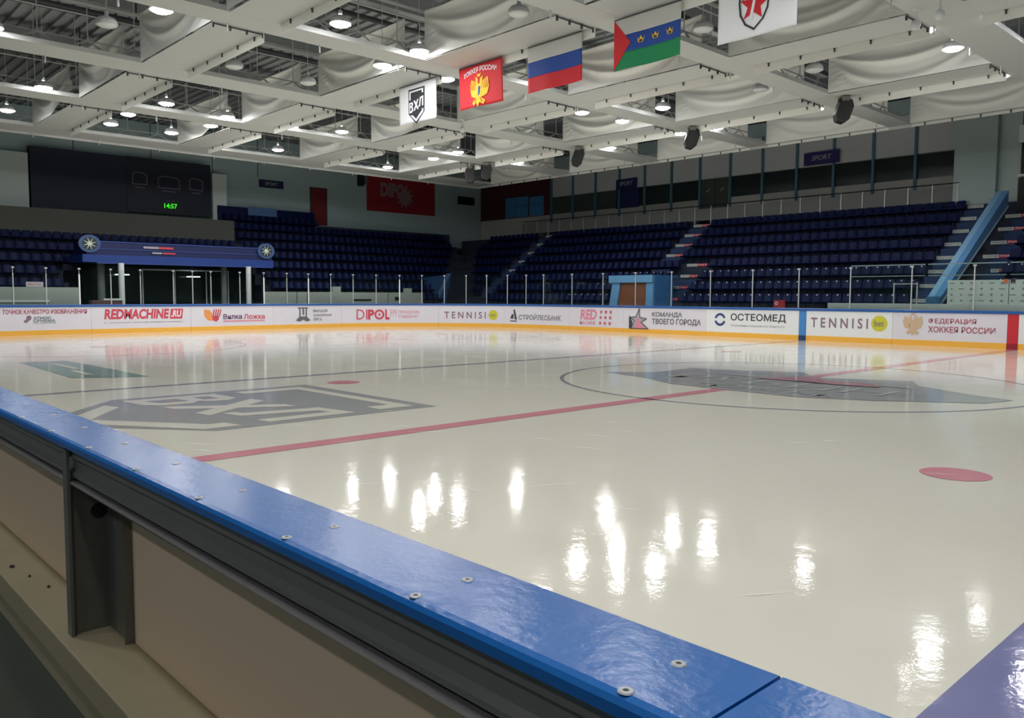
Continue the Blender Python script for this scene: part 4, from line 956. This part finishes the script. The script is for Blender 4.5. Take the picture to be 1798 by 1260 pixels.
m = MB(); m.box((-.02, -4.0, 0), (.0, 4.6, 3.1)); m.build('entrance_glass', mat('entrance_dark', (20, 32, 28), .12), t)
m = MB()
for y in (-1.25, .35, 2.0, 3.2): m.box((.0, y - .025, 0), (.05, y + .025, 2.95))
m.box((0, -1.25, 2.9), (.05, 3.2, 2.96)); m.build('door_frame', M_POSTW, t)
art('green_exit_light', [disc(3.0, 2.2, .07)], lambda u, v: Vector((.01, u, v)), mat('green_glow', (60, 200, 60), .5, emit=(90, 230, 60), strength=.6), t)
for k, (y, z) in enumerate([(-1.9, 2.62), (1.6, 2.58)]):
    m = MB(); m.box((-33.9, y - .25, z), (-33.6, y + .35, z + .05)); o = m.build('entrance_light', mat('entrance_glow', (240, 250, 245), .5, emit=(235, 250, 245), strength=1.6)); tag(o, ['small lit lamp inside the glass entrance, left', 'small lit lamp inside the glass entrance, right'][k], 'lamp')  # glowing box imitates a light reflected in the dark entrance glass
    m = MB(); m.tube((-33.75, y, z + .05), (-33.75, y, 3.15), .01); m.build('lamp_cord', M_STEELP, o)  # added cord holding up the reflection box
# low white walls behind the end glass
M_LW = mat('low_wall_white', (160, 166, 160), .7, noise=.03)
t = empty('penalty_box', (-30.4, 9.2, 0)); tag(t, 'long low pale wall behind the end glass right of the entrance', 'low wall')
m = MB(); m.box((-.15, -5.3, 0), (0, 4.7, 1.85)); m.build('wall_panel', M_LW, t)
m = MB(); m.box((-.16, -1.35, 1.85), (.0, -.85, 2.15)); m.box((-.16, 3.4, 1.85), (0, 3.9, 2.1)); m.build('raised_block', M_LW, t)
m = MB(); m.box((0, -.1, 1.38), (.02, 1.1, 1.47)); m.box((0, 2.7, 1.4), (.02, 3.0, 1.6)); m.build('dark_slot', M_BLACK, t)
m = MB()
for y in (-4.1, -3.5, -2.9, 2.2): m.box((0, y, .4), (.015, y + .03, 1.84))
m.build('panel_joint', mat('joint_grey', (70, 84, 78), .7), t)
t = empty('scorer_table', (-30.4, -7.6, 0)); tag(t, 'pale boxy bench wall behind the end glass at the left edge', 'low wall')
m = MB(); m.box((-.48, -5, 0), (0, 2.9, 1.98)); m.build('wall_panel', M_LW, t)
m = MB(); m.box((0, -.6, 1.35), (.05, 1.7, 1.42)); m.build('shelf', M_POSTW, t)
m = MB(); m.box((-.3, .9, 1.99), (-.26, 1.55, 2.2)); m.build('small_sign', mat('sign_pale', (200, 190, 196), .6), t)
art('sign_lettering', [text_in('ВЫХОД', .97, 2.05, 1.48, 2.14, .01)], lambda u, v: Vector((-.255, u, v)), C_DRED, t)
t = empty('player_table', (-30.2, -3.4, 0)); tag(t, 'white covered bench edge with dark red cloth left of the entrance', 'bench')
m = MB(); m.box((-.4, -.9, -.045), (0, .4, 1.42)); m.build('bench_body', mat('bench_red', (120, 84, 86), .8), t, bevel=.03); m = MB(); m.box((-.42, -.4, 1.42), (.03, .5, 1.5)); m.build('bench_top', M_POSTW, t)

# ------------------------------------------------------------------ far side: bench wall, gate, logo wall
t = empty('far_bench_wall', (0, 15.3, 0)); tag(t, 'low white bench wall standing just above the far boards at right', 'low wall')
m = MB(); m.box((-6.5, 0, 0), (6, .08, 1.46)); m.build('wall_panel', mat('bench_white', (196, 204, 200), .6), t)
t = empty('bench_gate', (-3.62, 15.3, 1.46)); tag(t, 'grey metal gate frame on the bench wall left of the logo wall', 'gate')
m = MB(); m.box((-.44, 0, 0), (-.4, .05, .74)); m.box((.36, 0, 0), (.4, .05, .76)); m.box((-.4, 0, .69), (.36, .04, .72)); m.build('gate_frame', M_POST, t)
m = MB(); m.box((-.4, .02, 0), (.36, .03, .69)); m.build('gate_glass', GLASS, t)
t = empty('logo_wall', (-2.25, 15.35, 1.46)); tag(t, 'pale panel printed with a grid of small grey logos behind far glass', 'panel')
m = MB(); m.box((0, 0, 0), (5, .03, .82)); m.build('printed_panel', mat('logo_panel', (190, 202, 198), .5), t)
ps = []
for i in range(16):
    for j in range(4):
        cx_, cz_ = .14 + .31 * i, .12 + .2 * j
        ps.append([disc(cx_, cz_, .05, .035, 10), rect(cx_ - .09, cz_ - .015, cx_ + .09, cz_ + .015), star(cx_, cz_, .05), poly([(cx_ - .05, cz_ + .03), (cx_ + .05, cz_ + .03), (cx_, cz_ - .05)])][(i * 7 + j * 3) % 4])
art('logo_grid', ps, lambda u, v: Vector((u, -.004, v)), mat('logo_grey', (132, 136, 138), .6), t)
art('orange_logo', [rect(1.72, .70, 1.86, .84)], lambda u, v: Vector((u, -.008, v)), mat('logo_orange', (215, 110, 60), .6), t)
art('dark_logo', [rect(1.93, .70, 2.07, .84)], lambda u, v: Vector((u, -.008, v)), mat('logo_dark', (60, 42, 38), .6), t)
m = MB(); m.box((1.88, -.005, 0), (1.9, .03, .82)); m.build('panel_joint', mat('joint_grey', (70, 84, 78), .7), t)
# tall bench glass behind
for k, (x0, x1) in enumerate([(-5.9, -3.2), (-3.1, -.6), (-.5, 2.5)]):
    t = empty('bench_glass', ((x0 + x1) / 2, 15.9, 1.5)); tag(t, ['tall glass sheet behind the bench, leftmost', 'tall glass sheet behind the bench, before the blue slope', 'tall glass sheet behind the bench at the right edge'][k], 'glass pane', 'glass sheets behind the bench')
    h = (x1 - x0) / 2
    m = MB(); m.box((-h, 0, -1.5), (h, .01, 1.35)); m.build('glass_sheet', GLASS, t)
    m = MB(); m.box((-h, -.01, 1.35), (h, .02, 1.39)); m.box((-h, -.005, .95), (h, .0, .98)); m.build('top_edge', mat('glass_edge', (120, 140, 145), .4), t)
t = empty('red_bag', (-8.85, 15.9, 0)); tag(t, 'small red ad panel with white ring on the bench at far right of centre', 'panel')
m = MB(); m.box((-.25, 0, 0), (.25, .05, 1.55)); m.build('panel_body', mat('small_red', (176, 36, 44), .6), t)
art('white_ring', [ring(-.12, 1.42, .04, .07, 16)], lambda u, v: Vector((u, -.005, v)), C_WHITE, t)
